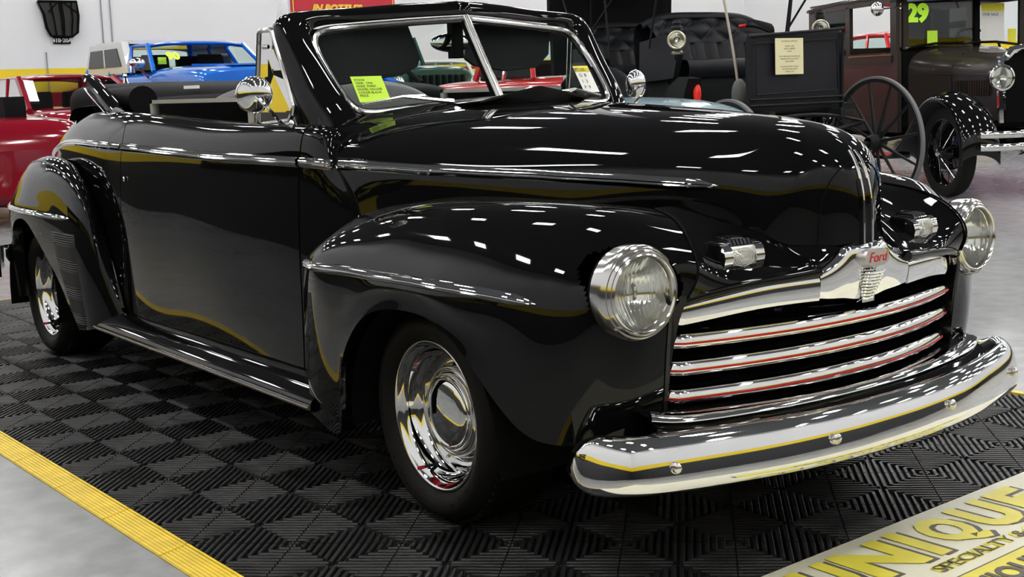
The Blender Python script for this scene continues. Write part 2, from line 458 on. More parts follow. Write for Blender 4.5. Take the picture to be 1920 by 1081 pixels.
# ---------------- body side (cowl panel, door, quarter) from one surface
BG = [
 [(-.780,-.60,1.028),(-.768,-.632,1.004),(-.726,-.664,.935),(-.605,-.672,.78),(-.60,-.69,.5),(-.60,-.705,.285)],
 [(-.885,-.64,1.052),(-.885,-.678,1.035),(-.885,-.70,.945),(-.885,-.715,.75),(-.885,-.72,.5),(-.885,-.725,.290)],
 [(-1.4,-.655,1.062),(-1.4,-.695,1.045),(-1.4,-.728,.950),(-1.4,-.742,.75),(-1.4,-.745,.5),(-1.4,-.735,.288)],
 [(-1.9,-.665,1.080),(-1.9,-.70,1.062),(-1.9,-.735,.958),(-1.9,-.75,.75),(-1.9,-.75,.5),(-1.9,-.74,.286)],
 [(-2.35,-.655,1.096),(-2.35,-.692,1.078),(-2.35,-.73,.966),(-2.35,-.75,.75),(-2.35,-.75,.5),(-2.35,-.74,.284)],
 [(-2.8,-.61,1.103),(-2.8,-.652,1.082),(-2.8,-.70,.970),(-2.8,-.72,.75),(-2.8,-.72,.5),(-2.8,-.71,.28)],
 [(-3.2,-.55,1.103),(-3.2,-.60,1.078),(-3.2,-.655,.968),(-3.2,-.68,.75),(-3.2,-.69,.5),(-3.2,-.68,.28)],
 [(-3.6,-.46,1.060),(-3.61,-.52,1.03),(-3.62,-.59,.935),(-3.63,-.62,.72),(-3.64,-.63,.5),(-3.64,-.62,.30)],
 [(-3.98,-.36,.95),(-4.0,-.42,.92),(-4.02,-.49,.84),(-4.04,-.53,.66),(-4.05,-.54,.5),(-4.05,-.53,.32)],
 [(-4.25,-.22,.78),(-4.27,-.27,.74),(-4.29,-.32,.68),(-4.31,-.35,.58),(-4.32,-.36,.45),(-4.32,-.35,.34)]]
def body(u, v):
    return np.einsum('i,ijk,j->k', spl(10, [u])[0], np.array(BG, float), spl(6, [v])[0])
def groove(name, u0, u1, nu, lab=None, parent=None):
    res = []
    for mir in (False, True):
        P = surf(BG, nu, 40, u0, u1)
        # turn the panel edges inward so that the shut lines read as gaps
        def lip(a):
            b = a.copy(); b[:, 1] += .018; return b
        P = np.concatenate([lip(P[:1].reshape(-1, 3))[None], P, lip(P[-1:].reshape(-1, 3))[None]], axis=0)
        res.append(gridmesh(name, P, PAINT, parent or car, flip=not False, mir=mir, sharp=50))
    return res
groove('cowl_side_panel', 0, .985, 12)
doorR, doorL = groove('door', 1.005, 3.985, 48)
groove('rear_quarter_panel', 4.0, 9, 60)
# ---------------- rear deck
DG = []
for k, (x, zc, dx) in enumerate(((-2.9,1.125,0),(-3.2,1.122,-.02),(-3.6,1.085,-.05),(-3.98,.985,-.09),(-4.25,.82,-.12))):
    b = BG[[5, 6, 7, 8, 9][k]][0]; b = (b[0], b[1], b[2]) if k else (-2.9, -.592, 1.104)
    DG.append([b, (x+dx*.3, b[1]*.72, b[2]+(zc-b[2])*.62+.004), (x+dx*.7, b[1]*.38, b[2]+(zc-b[2])*.92+.002), (x+dx, 0, zc)])
P = surf(DG, 40, 16); Pm = P.copy(); Pm[..., 1] *= -1
gridmesh('trunk_lid', np.concatenate([P, Pm[:, ::-1][:, 1:]], axis=1), PAINT, car, flip=False)
MB().add(*sweep([(-4.44, y, .5) for y in np.linspace(-.34, .34, 6)], [(0, .33), (.03, .25), (.05, 0), (.03, -.15), (0, -.15)], closed=False)).build('tail_panel', PAINT, car)
# ---------------- front fenders
FG = [
 [(-.655,-.62,.755),(-.685,-.675,.742),(-.705,-.735,.705),(-.712,-.785,.655),(-.712,-.80,.45),(-.70,-.80,.215)],
 [(-.58,-.585,.785),(-.60,-.67,.785),(-.61,-.75,.745),(-.61,-.81,.66),(-.60,-.82,.45),(-.60,-.812,.200)],
 [(-.45,-.545,.812),(-.47,-.65,.822),(-.48,-.75,.780),(-.485,-.82,.665),(-.48,-.828,.45),(-.485,-.82,.208)],
 [(-.35,-.515,.828),(-.35,-.64,.842),(-.355,-.75,.797),(-.36,-.825,.67),(-.42,-.832,.50),(-.455,-.828,.36)],
 [(-.22,-.49,.837),(-.22,-.63,.854),(-.225,-.75,.807),(-.23,-.83,.672),(-.30,-.838,.60),(-.375,-.835,.49)],
 [(-.08,-.465,.842),(-.08,-.62,.861),(-.085,-.745,.811),(-.09,-.83,.675),(-.14,-.838,.64),(-.25,-.84,.572)],
 [(.06,-.445,.846),(.06,-.615,.865),(.06,-.74,.812),(.06,-.828,.676),(.02,-.838,.64),(-.07,-.84,.600)],
 [(.2,-.43,.848),(.2,-.605,.865),(.2,-.73,.805),(.2,-.818,.675),(.16,-.83,.60),(.09,-.835,.575)],
 [(.32,-.42,.850),(.33,-.595,.858),(.33,-.712,.79),(.325,-.80,.67),(.29,-.812,.56),(.215,-.825,.485)],
 [(.42,-.425,.846),(.425,-.58,.843),(.43,-.69,.768),(.425,-.77,.66),(.40,-.79,.50),(.305,-.805,.395)],
 [(.52,-.452,.828),(.495,-.565,.815),(.505,-.655,.745),(.50,-.725,.65),(.48,-.745,.48),(.385,-.78,.345)],
 [(.60,-.485,.785),(.562,-.55,.775),(.55,-.625,.72),(.54,-.665,.64),(.525,-.69,.47),(.46,-.73,.335)],
 [(.640,-.50,.722),(.612,-.53,.72),(.585,-.575,.69),(.57,-.60,.60),(.56,-.62,.46),(.52,-.655,.335)],
 [(.615,-.512,.655),(.60,-.52,.61),(.588,-.525,.56),(.578,-.53,.50),(.568,-.535,.43),(.555,-.56,.350)]]
def fend(u, v): return np.einsum('i,ijk,j->k', spl(14, [u])[0], np.array(FG, float), spl(6, [v])[0])
for mir in (False, True):
    P = surf(FG, 130, 54)
    lip = P[:, -1:].copy(); lip[..., 1] += .05
    lip2 = P[:, -1:].copy(); lip2[..., 1] += .004; lip2[..., 2] += 0.0
    P = np.concatenate([P, lip2, lip], axis=1)
    rear = P[:1].copy(); rear[..., 0] += .012; rear[..., 1] += .10
    P = np.concatenate([rear, P], axis=0)
    f = gridmesh('front_fender', P, PAINT, car, flip=True, mir=mir, sharp=55)
    fb = bmesh.new(); fb.from_mesh(f.data)
    hs = .618 if mir else -.618
    kill = [q for q in fb.faces if all((v.co.y-hs)**2+(v.co.z-.686)**2 < .098**2 and v.co.x > .4 for v in q.verts)]
    bmesh.ops.delete(fb, geom=kill, context='FACES'); fb.to_mesh(f.data); fb.free()
    # inner arch
    s = 1 if mir else -1
    V = MB(); A = []
    for a in np.linspace(-.1, PI+.1, 16): A.append((-.09+.36*math.cos(a), .26+.35*math.sin(a)))
    arr = np.array([[(x, s*.80, z) for x, z in A], [(x, s*.45, z) for x, z in A]])
    gridmesh('inner_fender', arr, DARK, car)
    q = MB().box((-.50, min(s*.45, s*.46), .10), (.42, max(s*.45, s*.46), .80)); q.build('fender_apron', DARK, car, False)
# ---------------- front panel between the fenders
NG = [
 [(.42,-.425,.846),(.52,-.452,.828),(.60,-.485,.785),(.640,-.50,.722),(.615,-.512,.662)],
 [(.40,-.335,.842),(.49,-.365,.815),(.575,-.39,.765),(.640,-.41,.708),(.645,-.42,.672)],
 [(.50,-.262,.802),(.555,-.285,.775),(.607,-.31,.738),(.662,-.33,.700),(.672,-.335,.677)],
 [(.575,-.218,.777),(.612,-.222,.752),(.645,-.232,.727),(.683,-.24,.700),(.692,-.24,.682)],
 [(.612,-.186,.752),(.632,-.180,.738),(.655,-.172,.723),(.680,-.168,.708),(.690,-.162,.690)],
 [(.660,-.120,.746),(.670,-.118,.737),(.682,-.115,.727),(.692,-.112,.712),(.697,-.108,.697)],
 [(.705,0,.742),(.707,0,.737),(.708,0,.73),(.708,0,.715),(.708,0,.70)]]
for mir in (False, True):
    P = surf(NG, 50, 30)
    gridmesh('front_catwalk_panel', P, PAINT, car, flip=False, mir=mir)
    # shut line between fender and panel
    pts = surf(NG, 1, 30, 0, 0)[0]; pts = pts+np.array([0.004, 0, .002])
    if mir: pts[:, 1] *= -1
    MB().tube(pts, .003, 6).build('panel_seam', DARK, car)
# the rolled ledge over the grille
def mirpts(L): return [tuple(p) for p in L]+[(x, -y, z) for x, y, z in L[::-1]]
LED_ = mirpts([(.605,-.508,.650),(.630,-.46,.664),(.655,-.38,.675),(.675,-.30,.681),(.693,-.235,.684),(.712,-.165,.690),(.726,-.09,.705)])
MB().tube(curve([(x-.006, y, z+.004) for x, y, z in LED_[:6]], 30), .0135, 12).build('grille_ledge', PAINT, car)
MB().tube(curve([(x-.006, -y, z+.004) for x, y, z in LED_[:6]], 30), .0135, 12).build('grille_ledge', PAINT, car)
# ---------------- chrome top bar of the grille
topP = curve([(.560,-.512,.622),(.588,-.492,.628),(.640,-.38,.646),(.672,-.28,.655),(.700,-.165,.657)], 30)
def topprof(i):
    h = .014+.014*min(1, i/6)+.006*(i/30)
    return [(-.05, h*.9), (-.012, h*1.0), (.004, h*.8), (.010, h*.35), (.008, -h*.6), (.004, -h), (-.05, -h)]
for mir in (False, True):
    pth = [tuple(p) for p in topP]
    V, F = sweep([tuple(p) for p in pth][::-1], [topprof(29-i) for i in range(30)], up=(0, 0, 1))
    V = [Vector(v) for v in V]
    # travel is towards -y here, so outward (to the right) is -x: flip it
    V2, F2 = sweep(pth, [topprof(i) for i in range(30)])
    if mir: V2 = [(v[0], -v[1], v[2]) for v in V2]; F2 = [f[::-1] for f in F2]
    MB().add(V2, F2).build('grille_top_bar', CHROME, car, sharp=60)
# centre casting
ctr = np.array([
 [(.697,-.165,.690),(.708,-.165,.680),(.708,-.165,.655),(.702,-.165,.628)],
 [(.700,-.125,.706),(.712,-.12,.693),(.712,-.12,.660),(.704,-.12,.622)],
 [(.700,-.088,.730),(.716,-.082,.715),(.716,-.078,.668),(.704,-.078,.618)],
 [(.702,-.070,.742),(.720,-.055,.732),(.722,-.045,.680),(.704,-.045,.612)],
 [(.706,0,.749),(.728,0,.735),(.734,0,.685),(.704,0,.607)]])
Pc = surf(ctr, 30, 18); Pm = Pc.copy(); Pm[..., 1] *= -1
gridmesh('grille_centre_casting', np.concatenate([Pc, Pm[::-1][1:]], axis=0), CHROME, car, flip=False)
# emblem plate and ribbed shield
pl = MB()
sh = []
for t in np.linspace(0, 2*PI, 40, endpoint=False):
    c, s_ = math.cos(t), math.sin(t)
    sh.append((.046*math.copysign(abs(c)**.7, c), .0235*math.copysign(abs(s_)**.7, s_)))
EM = frame((.740, 0, .712), (0, 1, 0), (-.12, 0, .99))
pl.add([EM @ Vector((a, b, 0)) for a, b in sh]+[EM @ Vector((a*.93, b*.9, .006)) for a, b in sh]+[EM @ Vector((a, b, -.02)) for a, b in sh],
       [tuple(range(40, 80))]+[(i, (i+1) % 40, 40+(i+1) % 40, 40+i) for i in range(40)]+[(80+i, 80+(i+1) % 40, (i+1) % 40, i) for i in range(40)])
plate = pl.build('emblem_plate', mat('satin_chrome', (.80, .79, .78), .32, .9), car, sharp=50)
text('emblem_lettering', 'Ford', .034, RED, plate, EM @ Matrix.Translation((-.036, -.011, .0065)), depth=.0008, shear=.45, sx=1.0)
rb = MB()
for k in range(9):
    z = .676-.0082*k; wd = .034-.0016*k
    x = .747-.0036*k
    pts = curve([(x-.012, -wd, z), (x-.002, -wd*.7, z), (x+.001, 0, z), (x-.002, wd*.7, z), (x-.012, wd, z)], 12)
    rb.tube(pts, .0034, 8)
rb.add(*prism_vf([(-.036, .684), (.036, .684), (.022, .600), (-.022, .600)], .67, .715, 'x'))
rb.build('ribbed_shield', CHROME, car, sharp=40)
# ---------------- three chrome bars with a red stripe, black shelves behind
bars = [((.567,-.52,.557),(.675,0,.560)), ((.559,-.523,.492),(.672,0,.497)), ((.547,-.52,.4235),(.668,0,.431))]
for (a, c) in bars:
    pts = []
    for y in np.linspace(-.52, .52, 41):
        t = abs(y)/.52
        x = c[0]-(c[0]-a[0])*(t**1.9); z = c[2]+(a[2]-c[2])*t
        if t > .97: x -= .02*(t-.97)/.03
        pts.append((x+.010, y, z))
    h = .0165
    pr = [(-.03, h*1.1), (-.010, h*1.1), (-.004, h*.95), (-.0005, h*.6), (.002, h*.2), (.0035, -.15*h), (.0035, -h*.45), (.001, -h*.8), (-.005, -h*1.02), (-.012, -h*1.1), (-.03, -h*1.1)]
    b = MB().add(*sweep(pts, pr)).build('grille_bar', CHROME, car, sharp=50)
    MB().add(*sweep([(p[0], p[1], p[2]-.0035) for p in pts], [(.001, .0026), (.0046, .0024), (.0046, -.0024), (.001, -.0026)])).build('red_stripe', RED, b, sharp=30)
    MB().add(*sweep([(p[0]-.015, p[1], p[2]) for p in pts], [(-.16, .034), (-.06, .030), (-.02, .024), (-.008, .017), (-.008, -.014), (-.16, -.016)])).build('grille_shelf', PAINT, b, sharp=50)
for y in np.linspace(-.46, .46, 15):
    g = MB(); g.box((.50-.9*abs(y)**2*.25, y-.004, .38), (.53-.9*abs(y)**2*.25, y+.004, .66)); g.build('grille_slat', PAINT2, car, False)
MB().box((.28, -.56, .30), (.30, .56, .72)).build('radiator_core', DARK, car, False)
for s in (-1, 1):
    MB().prism([(.30, .34), (.56, .34), (.57, .42), (.585, .56), (.60, .66), (.50, .74), (.30, .76)], s*.535, s*.545, 'y').build('grille_side_panel', PAINT2, car, False)
# chrome lip and splash apron under the grille
lipP = mirpts([(.600,-.612,.400),(.625,-.56,.392),(.648,-.48,.388),(.672,-.36,.386),(.690,-.22,.384),(.698,-.08,.383)])
MB().add(*sweep(curve(lipP, 60), [(-.03, .013), (-.008, .011), (.003, .005), (.006, -.002), (.001, -.007), (-.02, -.008)])).build('splash_lip_trim', CHROME, car, sharp=60)
ap = np.array([[(x-.012, y, z-.002) for x, y, z in lipP], [(x+.02, y, z-.02) for x, y, z in lipP], [(x+.035, y*1.03, z-.06) for x, y, z in lipP], [(x-.03, y*1.05, z-.14) for x, y, z in lipP]])
gridmesh('splash_apron', surf(ap, 16, 70), PAINT, car)
ap2 = np.array([[(x-.012, y, z+.004) for x, y, z in lipP], [(x-.08, y, z+.012) for x, y, z in lipP], [(x-.2, y*.9, z-.01) for x, y, z in lipP]])
gridmesh('grille_floor', surf(ap2, 8, 70), PAINT, car, flip=True)
# ---------------- bumper
BP = curve(mirpts([(.500,-.765,.322),(.555,-.782,.322),(.605,-.768,.321),(.650,-.725,.321),(.690,-.648,.320),(.735,-.50,.319),(.775,-.33,.318),(.795,-.16,.317),(.800,-.05,.317)]), 100)
hh = .064
bpr = [(-.052, hh*.90), (-.040, hh), (-.026, hh*.96), (-.013, hh*.78), (-.003, hh*.48), (.004, hh*.12), (.009, -hh*.26), (.0115, -hh*.58), (.009, -hh*.80), (.001, -hh*.95), (-.010, -hh), (-.016, -hh*.93), (-.004, -hh*.5), (-.014, 0), (-.03, hh*.6)]
bprs = []
for i in range(100):
    e = min(i, 99-i); k = .62+.38*min(1, e/9)**.6
    bprs.append([(a, b*k) for a, b in bpr])
bump = MB().add(*sweep([tuple(p) for p in BP], bprs)).build('front_bumper', CHROME, car, sharp=70)
for y, x in ((-.638, .702), (-.221, .797), (.221, .797), (.638, .702)):
    d = Vector((.35 if abs(y) > .5 else .95, (-.6 if y < 0 else .6) if abs(y) > .5 else y*.8, 0)).normalized()
    bm_ = MB().sphere((0, 0, 0), (.008, .0135, .0135), 16, 10)
    o = bm_.build('bumper_bolt', STAIN, car); o.location = (x+.004, y, .318); o.rotation_euler = (0, 0, math.atan2(d.y, d.x))
for s in (-1, 1):
    MB().box((.30, s*.42-.02, .27), (.73, s*.42+.02, .34)).build('bumper_bracket', DARK, car, False)
# ---------------- headlamps
def headlamp(y):
    s = 1 if y > 0 else -1
    e = bpy.data.objects.new('headlamp', None); e.empty_display_size = .05; e.location = (.572, y, .686); link(e, car)
    e.rotation_euler = (0, 0, s*.05)
    K = .108/.12
    MB().lathe([(.118*K,-.035),(.1205*K,-.004),(.1205*K,.004),(.118*K,.012),(.1135*K,.018),(.1115*K,.0155),(.1085*K,.021),(.1045*K,.0255),(.1025*K,.0225),(.0995*K,.0275),(.096*K,.030),(.093*K,.028),(.0915*K,.020),(.0905*K,.012)], 64, 'x').build('bezel', STAIN, e, sharp=60)
    MB().lathe([(.112*K,-.05),(.1165*K,-.03),(.1165*K,.0)], 40, 'x').build('gasket', DARK, e)
    # sealed beam: reflector bowl, filament cap, fluted glass
    V = []; F = []; n = 48; R = .0905*K
    for i in range(n+1):
        for j in range(n+1):
            a, b = (i/n*2-1), (j/n*2-1)
            xx = a*math.sqrt(1-b*b/2); zz = b*math.sqrt(1-a*a/2); q = xx*xx+zz*zz
            V.append((.012-.050*(1-q)+.0011*math.sin(i*PI*.66)*(1-q)+.0012*math.sin(zz*9)*(1-q), xx*R, zz*R))
    for i in range(n):
        for j in range(n): F.append((i*(n+1)+j, (i+1)*(n+1)+j, (i+1)*(n+1)+j+1, i*(n+1)+j+1))
    mesh('reflector', V, F, REFL, e)
    MB().sphere((-.015, 0, .0), (.012, .008, .02), 12, 8).build('bulb_shield', STAIN, e)
    V = []; F = []; n = 44; R = .0915*K
    for i in range(n+1):
        for j in range(n+1):
            a, b = (i/n*2-1), (j/n*2-1)
            # square to disc
            xx = a*math.sqrt(1-b*b/2); zz = b*math.sqrt(1-a*a/2)
            d = .022-.012*(xx*xx+zz*zz)
            d += .0011*math.sin(j*PI*0.0+i*1.45)*(1 if abs(zz) < .62 else .3) + .0006*math.sin(j*.9)
            V.append((d, xx*R, zz*R))
    for i in range(n):
        for j in range(n):
            F.append((i*(n+1)+j, (i+1)*(n+1)+j, (i+1)*(n+1)+j+1, i*(n+1)+j+1))
    mesh('lens', V, F, LENS, e)
headlamp(-.618); headlamp(.618)
# ---------------- parking lamps
def parking(y):
    e = bpy.data.objects.new('parking_lamp', None); e.location = (.612, y, .741); link(e, car); e.empty_display_size = .05
    e.rotation_euler = (0, 0, -.12 if y < 0 else .12)
    b = MB(); W_ = .052; Hh = .026
    e.scale = (1.1, 1.12, 1.15)
    prof = [(-.04, -Hh), (.010, -Hh), (.022, -Hh*.7), (.028, 0), (.022, Hh*.75), (.008, Hh*1.05), (-.04, Hh*1.2)]
    for a0, a1 in ((-W_, -W_*.58), (W_*.58, W_)):
        MB().add(*prism_vf(prof, a0, a1, 'y')).build('housing_end', CHROME, e, sharp=60)
    MB().add(*prism_vf([(x-.006, z*1.12+.004) for x, z in prof], -W_*1.05, W_*1.05, 'y')).build('base', DARK, e, sharp=60) if False else None
    top = MB()
    for k in range(6):
        a0 = -W_*.55+k*W_*1.1/6
        top.add(*prism_vf([(-.04, Hh*1.0), (.012, Hh*.95), (.006, Hh*1.35), (-.04, Hh*1.5)], a0+.001, a0+W_*1.1/6-.002, 'y'))
    top.build('ribbed_hood', CHROME, e, sharp=60)
    MB().add(*prism_vf([(-.04, -Hh*1.1), (.0, -Hh*1.1), (.0, Hh*.98), (-.04, Hh*.98)], -W_*1.02, W_*1.02, 'y')).build('backplate', DARK, e, False)
    l = MB(); l.add(*prism_vf([(0, -Hh*.8), (.012, -Hh*.85), (.021, -Hh*.3), (.021, Hh*.3), (.013, Hh*.85), (0, Hh*.85)], -W_*.62, W_*.62, 'y'))
    l.build('lens', PLENS, e, sharp=60)
    r = MB()
    for q in range(1, 6):
        r.tube([(.0215, .0058*q*math.cos(t), .0036*q*math.sin(t)) for t in np.linspace(0, 2*PI, 20, endpoint=False)], .0009, 5, closed=True)
    r.build('lens_rings', STAIN, e)
parking(-.343); parking(.327)
# ---------------- wheels
def wheel(x, y, s):
    e = bpy.data.objects.new('wheel', None); e.location = (x, y, .29); link(e, car); e.empty_display_size = .1
    def P(pr): return [(r, d) for r, d in pr]
    T = [(.202,.002),(.207,-.004),(.215,-.014),(.232,-.024),(.250,-.027),(.262,-.022),(.270,-.012),(.2735,-.009),(.283,.010),(.288,.03),(.290,.06),(.290,.16),(.288,.19),(.27,.225),(.24,.235),(.205,.20)]
    fl = lambda L: [(r, d*(1 if s < 0 else -1)) for r, d in L]
    def L_(b, pr, n=64):
        V, F = lathe_vf(fl(pr), n, 'y')
        if s > 0: F = [f[::-1] for f in F]
        b.add(V, F); return b
    tire = L_(MB(), T, 96).build('tyre', RUBBER, e)
    tr = MB()
    for k in range(72):
        a = 2*PI*k/72
        for d0, d1, rr in ((.012, .045, .2895), (.150, .19, .2895)):
            c_, s_ = math.cos(a), math.sin(a); t = Vector((-s_, 0, c_)); rd = Vector((c_, 0, s_))
            yy = [d*(1 if s < 0 else -1) for d in (d0, d1)]
            q = [rd*(rr-.006)+t*.0045, rd*(rr+.0028)+t*.004, rd*(rr+.0028)-t*.004, rd*(rr-.006)-t*.0045]
            tr.add([p+Vector((0, yy[0], 0)) for p in q]+[p+Vector((0, yy[1], 0)) for p in q], [(0,1,2,3),(7,6,5,4)]+[(i,4+i,4+(i+1)%4,(i+1)%4) for i in range(4)])
    tag(tr.build('tread_blocks', RUBBER, tire, False), kind='stuff')
    # raised lettering on the sidewall
    if s < 0:
        for ii, ch in enumerate('RADIAL G/T'):
            if ch == ' ': continue
            a = math.radians(-142+ii*11.0); rr = .243
            Mx = frame((rr*math.cos(a), -.0262, rr*math.sin(a)), (-math.sin(a), 0, math.cos(a)), (-math.cos(a), 0, -math.sin(a)))
            text('sidewall_letter', ch, .024, RUBBER, tire, Mx @ Matrix.Translation((-.008, -.009, -.001)), depth=.0016)
    R = [(.2035,.006),(.2045,-.001),(.202,-.006),(.198,-.006),(.194,.000),(.189,.006),(.184,.010),(.179,.013),(.176,.022),(.172,.035),(.164,.046),(.158,.050),(.154,.060),(.150,.078),(.146,.086),(.138,.088),(.132,.080),(.126,.062),(.121,.050),(.116,.046),(.111,.049),(.107,.056)]
    L_(MB(), R).build('rim', CHROME, e, sharp=80)
    Cp = [(.107,.060),(.104,.040),(.1005,.037),(.098,.042),(.0955,.044),(.093,.036),(.088,.031),(.07,.026),(.045,.0225),(.02,.021),(.0005,.0205)]
    L_(MB(), Cp).build('hub_cap', CHROME, e, sharp=80)
    a = math.radians(-113); v = Vector((.168*math.cos(a), 0, .168*math.sin(a)))
    st = MB().tube([v+Vector((0, s*-.04, 0)), v+Vector((0, s*.008, 0))], .0045, 8).build('valve_stem', RUBBER, e)
    MB().tube([v+Vector((0, s*.004, 0)), v+Vector((0, s*.022, 0))], .0055, 8).build('valve_cap', RED, st)
    MB().lathe([(.15, -.19*s), (.15, -.12*s), (.02, -.12*s)], 24, 'y').build('brake_drum', DARK, e)
wheel(-.158, -.708, -1); wheel(-.158, .708, 1); wheel(-3.367, -.757, -1); wheel(-3.367, .757, 1)
# ---------------- side trims
def strip(pts, name, h=.009, d=.010, ends=True, n=60, parent=None):
    C_ = curve(pts, n)
    prof = [(-.002, h), (d*.5, h*.8), (d, h*.25), (d*.75, 0), (d, -h*.25), (d*.5, -h*.8), (-.002, -h)]
    P_ = [tuple(p) for p in C_]
    pr = []
    for i in range(n):
        k = 1.0 if not ends else min(1, .06+((n-1-i)/(n*.10))**.6)
        pr.append([(a*k if a > 0 else a, b*k) for a, b in prof])
    # travel from rear to front: right hand side is outward (-y)
    return sweep(P_, pr)
def side_strip(pts, name, parent=None, **kw):
    for mir in (False, True):
        V, F = strip(pts, name, **kw)
        if mir: V = [(v[0], -v[1], v[2]) for v in V]; F = [f[::-1] for f in F]
        MB().add(V, F).build(name, CHROME, parent or car, sharp=50)
def onbody(us, v, off=.001):
    out = []
    for u in us:
        p = body(u, v); out.append((p[0], p[1]-off, p[2]))
    return out
side_strip(onbody(np.linspace(3.97, 1.02, 12), 2.02), 'door_trim', ends=False, h=.0165, d=.011)
side_strip(onbody(np.linspace(.97, .12, 6), 2.02), 'cowl_trim', ends=False, h=.0165, d=.011)
side_strip(onbody(np.linspace(8.8, 4.02, 24), 2.02), 'quarter_trim', ends=False, h=.0155, d=.010)
hp = []
for u in np.linspace(0.03, 5.15, 20):
    v = 4.0-.12*0; p = hoodpt(u, 4.0); q = hoodpt(u, 4.05)
    zt = .935+(.893-.935)*(u/5.15)**1.0
    best = min((abs(hoodpt(u, vv)[2]-zt), vv) for vv in np.linspace(3.4, 4.6, 61)); p = hoodpt(u, best[1]); hp.append((p[0], p[1]-.001, p[2]))
side_strip(hp, 'hood_trim', h=.0165, d=.011, n=80)
fp = [(x, fend(k, v)[1]-.001, fend(k, v)[2]) for k, v, x in [(k, v, fend(k, v)[0]) for k, v in ((.15, 2.98), (1, 3.0), (2, 3.0), (3, 3.0), (4, 3.0), (5, 3.0), (6, 3.0), (7, 3.0), (8, 3.0), (8.8, 3.0))]]
side_strip(fp, 'front_fender_trim', h=.0145, d=.012)
fs = [(p[0], p[1]+.001, p[2]-.024) for p in [tuple(q) for q in fp]]
# ---------------- rear fenders
RG = [
 [(-2.42,-.752,.285),(-2.44,-.775,.27),(-2.48,-.80,.25),(-2.53,-.825,.235),(-2.60,-.84,.222),(-2.70,-.842,.212)],
 [(-2.50,-.750,.48),(-2.49,-.785,.47),(-2.51,-.815,.45),(-2.57,-.84,.42),(-2.66,-.85,.36),(-2.78,-.852,.310)],
 [(-2.62,-.745,.66),(-2.57,-.785,.665),(-2.57,-.82,.655),(-2.64,-.85,.60),(-2.75,-.858,.50),(-2.88,-.858,.410)],
 [(-2.76,-.735,.78),(-2.73,-.775,.80),(-2.73,-.82,.775),(-2.79,-.852,.68),(-2.88,-.862,.60),(-2.99,-.862,.485)],
 [(-2.95,-.715,.855),(-2.94,-.765,.875),(-2.95,-.82,.835),(-2.98,-.852,.72),(-3.03,-.865,.66),(-3.12,-.865,.565)],
 [(-3.16,-.69,.885),(-3.16,-.745,.905),(-3.17,-.81,.855),(-3.18,-.85,.74),(-3.20,-.866,.68),(-3.24,-.866,.625)],
 [(-3.40,-.655,.885),(-3.41,-.72,.900),(-3.42,-.79,.85),(-3.42,-.84,.735),(-3.40,-.86,.68),(-3.36,-.863,.635)],
 [(-3.66,-.61,.845),(-3.68,-.68,.852),(-3.69,-.75,.80),(-3.68,-.805,.70),(-3.60,-.84,.64),(-3.49,-.855,.600)],
 [(-3.90,-.56,.75),(-3.92,-.62,.755),(-3.91,-.69,.71),(-3.87,-.75,.62),(-3.76,-.80,.55),(-3.56,-.848,.510)],
 [(-4.03,-.54,.60),(-4.04,-.58,.60),(-4.00,-.65,.57),(-3.92,-.72,.50),(-3.80,-.78,.42),(-3.575,-.845,.390)],
 [(-4.05,-.54,.42),(-4.05,-.58,.41),(-4.0,-.65,.38),(-3.92,-.71,.33),(-3.78,-.77,.28),(-3.55,-.84,.255)]]
def rfend(u, v): return np.einsum('i,ijk,j->k', spl(11, [u])[0], np.array(RG, float), spl(6, [v])[0])
for mir in (False, True):
    P = surf(RG, 110, 50)
    lip = P[:, -1:].copy(); lip[..., 1] += .05
    lip2 = P[:, -1:].copy(); lip2[..., 1] += .004
    P = np.concatenate([P, lip2, lip], axis=1)
    gridmesh('rear_fender', P, PAINT, car, flip=False, mir=mir, sharp=55)
    s = 1 if mir else -1
    A = [(-3.37+.37*math.cos(a), .24+.40*math.sin(a)) for a in np.linspace(-.1, PI+.1, 16)]
    gridmesh('inner_rear_fender', np.array([[(x, s*.83, z) for x, z in A], [(x, s*.50, z) for x, z in A]]), DARK, car)
    MB().box((-3.8, min(s*.50, s*.51), .10), (-2.9, max(s*.50, s*.51), .80)).build('rear_wheel_well', DARK, car, False)
    wl = [rfend(u, 2.55-.12*abs(u-3)) for u in np.linspace(.2, 8, 60)]
rt = [tuple(rfend(u, 3.35)+np.array([0, -.001, 0])) for u in np.linspace(8.6, 2.35, 16)]
def rfz(u, z):
    vv = min(np.linspace(2.0, 4.6, 53), key=lambda v: abs(rfend(u, v)[2]-z)); return rfend(u, vv)
rt = [tuple(rfz(u, .672)+np.array([0, -.001, 0])) for u in np.linspace(8.4, 2.55, 14)]
side_strip(rt, 'rear_fender_trim', h=.012, d=.010)
# welting bead along the leading crown of the rear fender
for mir in (False, True):
    pts = np.array([rfend(u, 1.6) for u in np.linspace(1.2, 7.5, 50)])
    if mir: pts[:, 1] *= -1
    MB().tube(pts, .004, 6).build('fender_bead', PAINT, car)
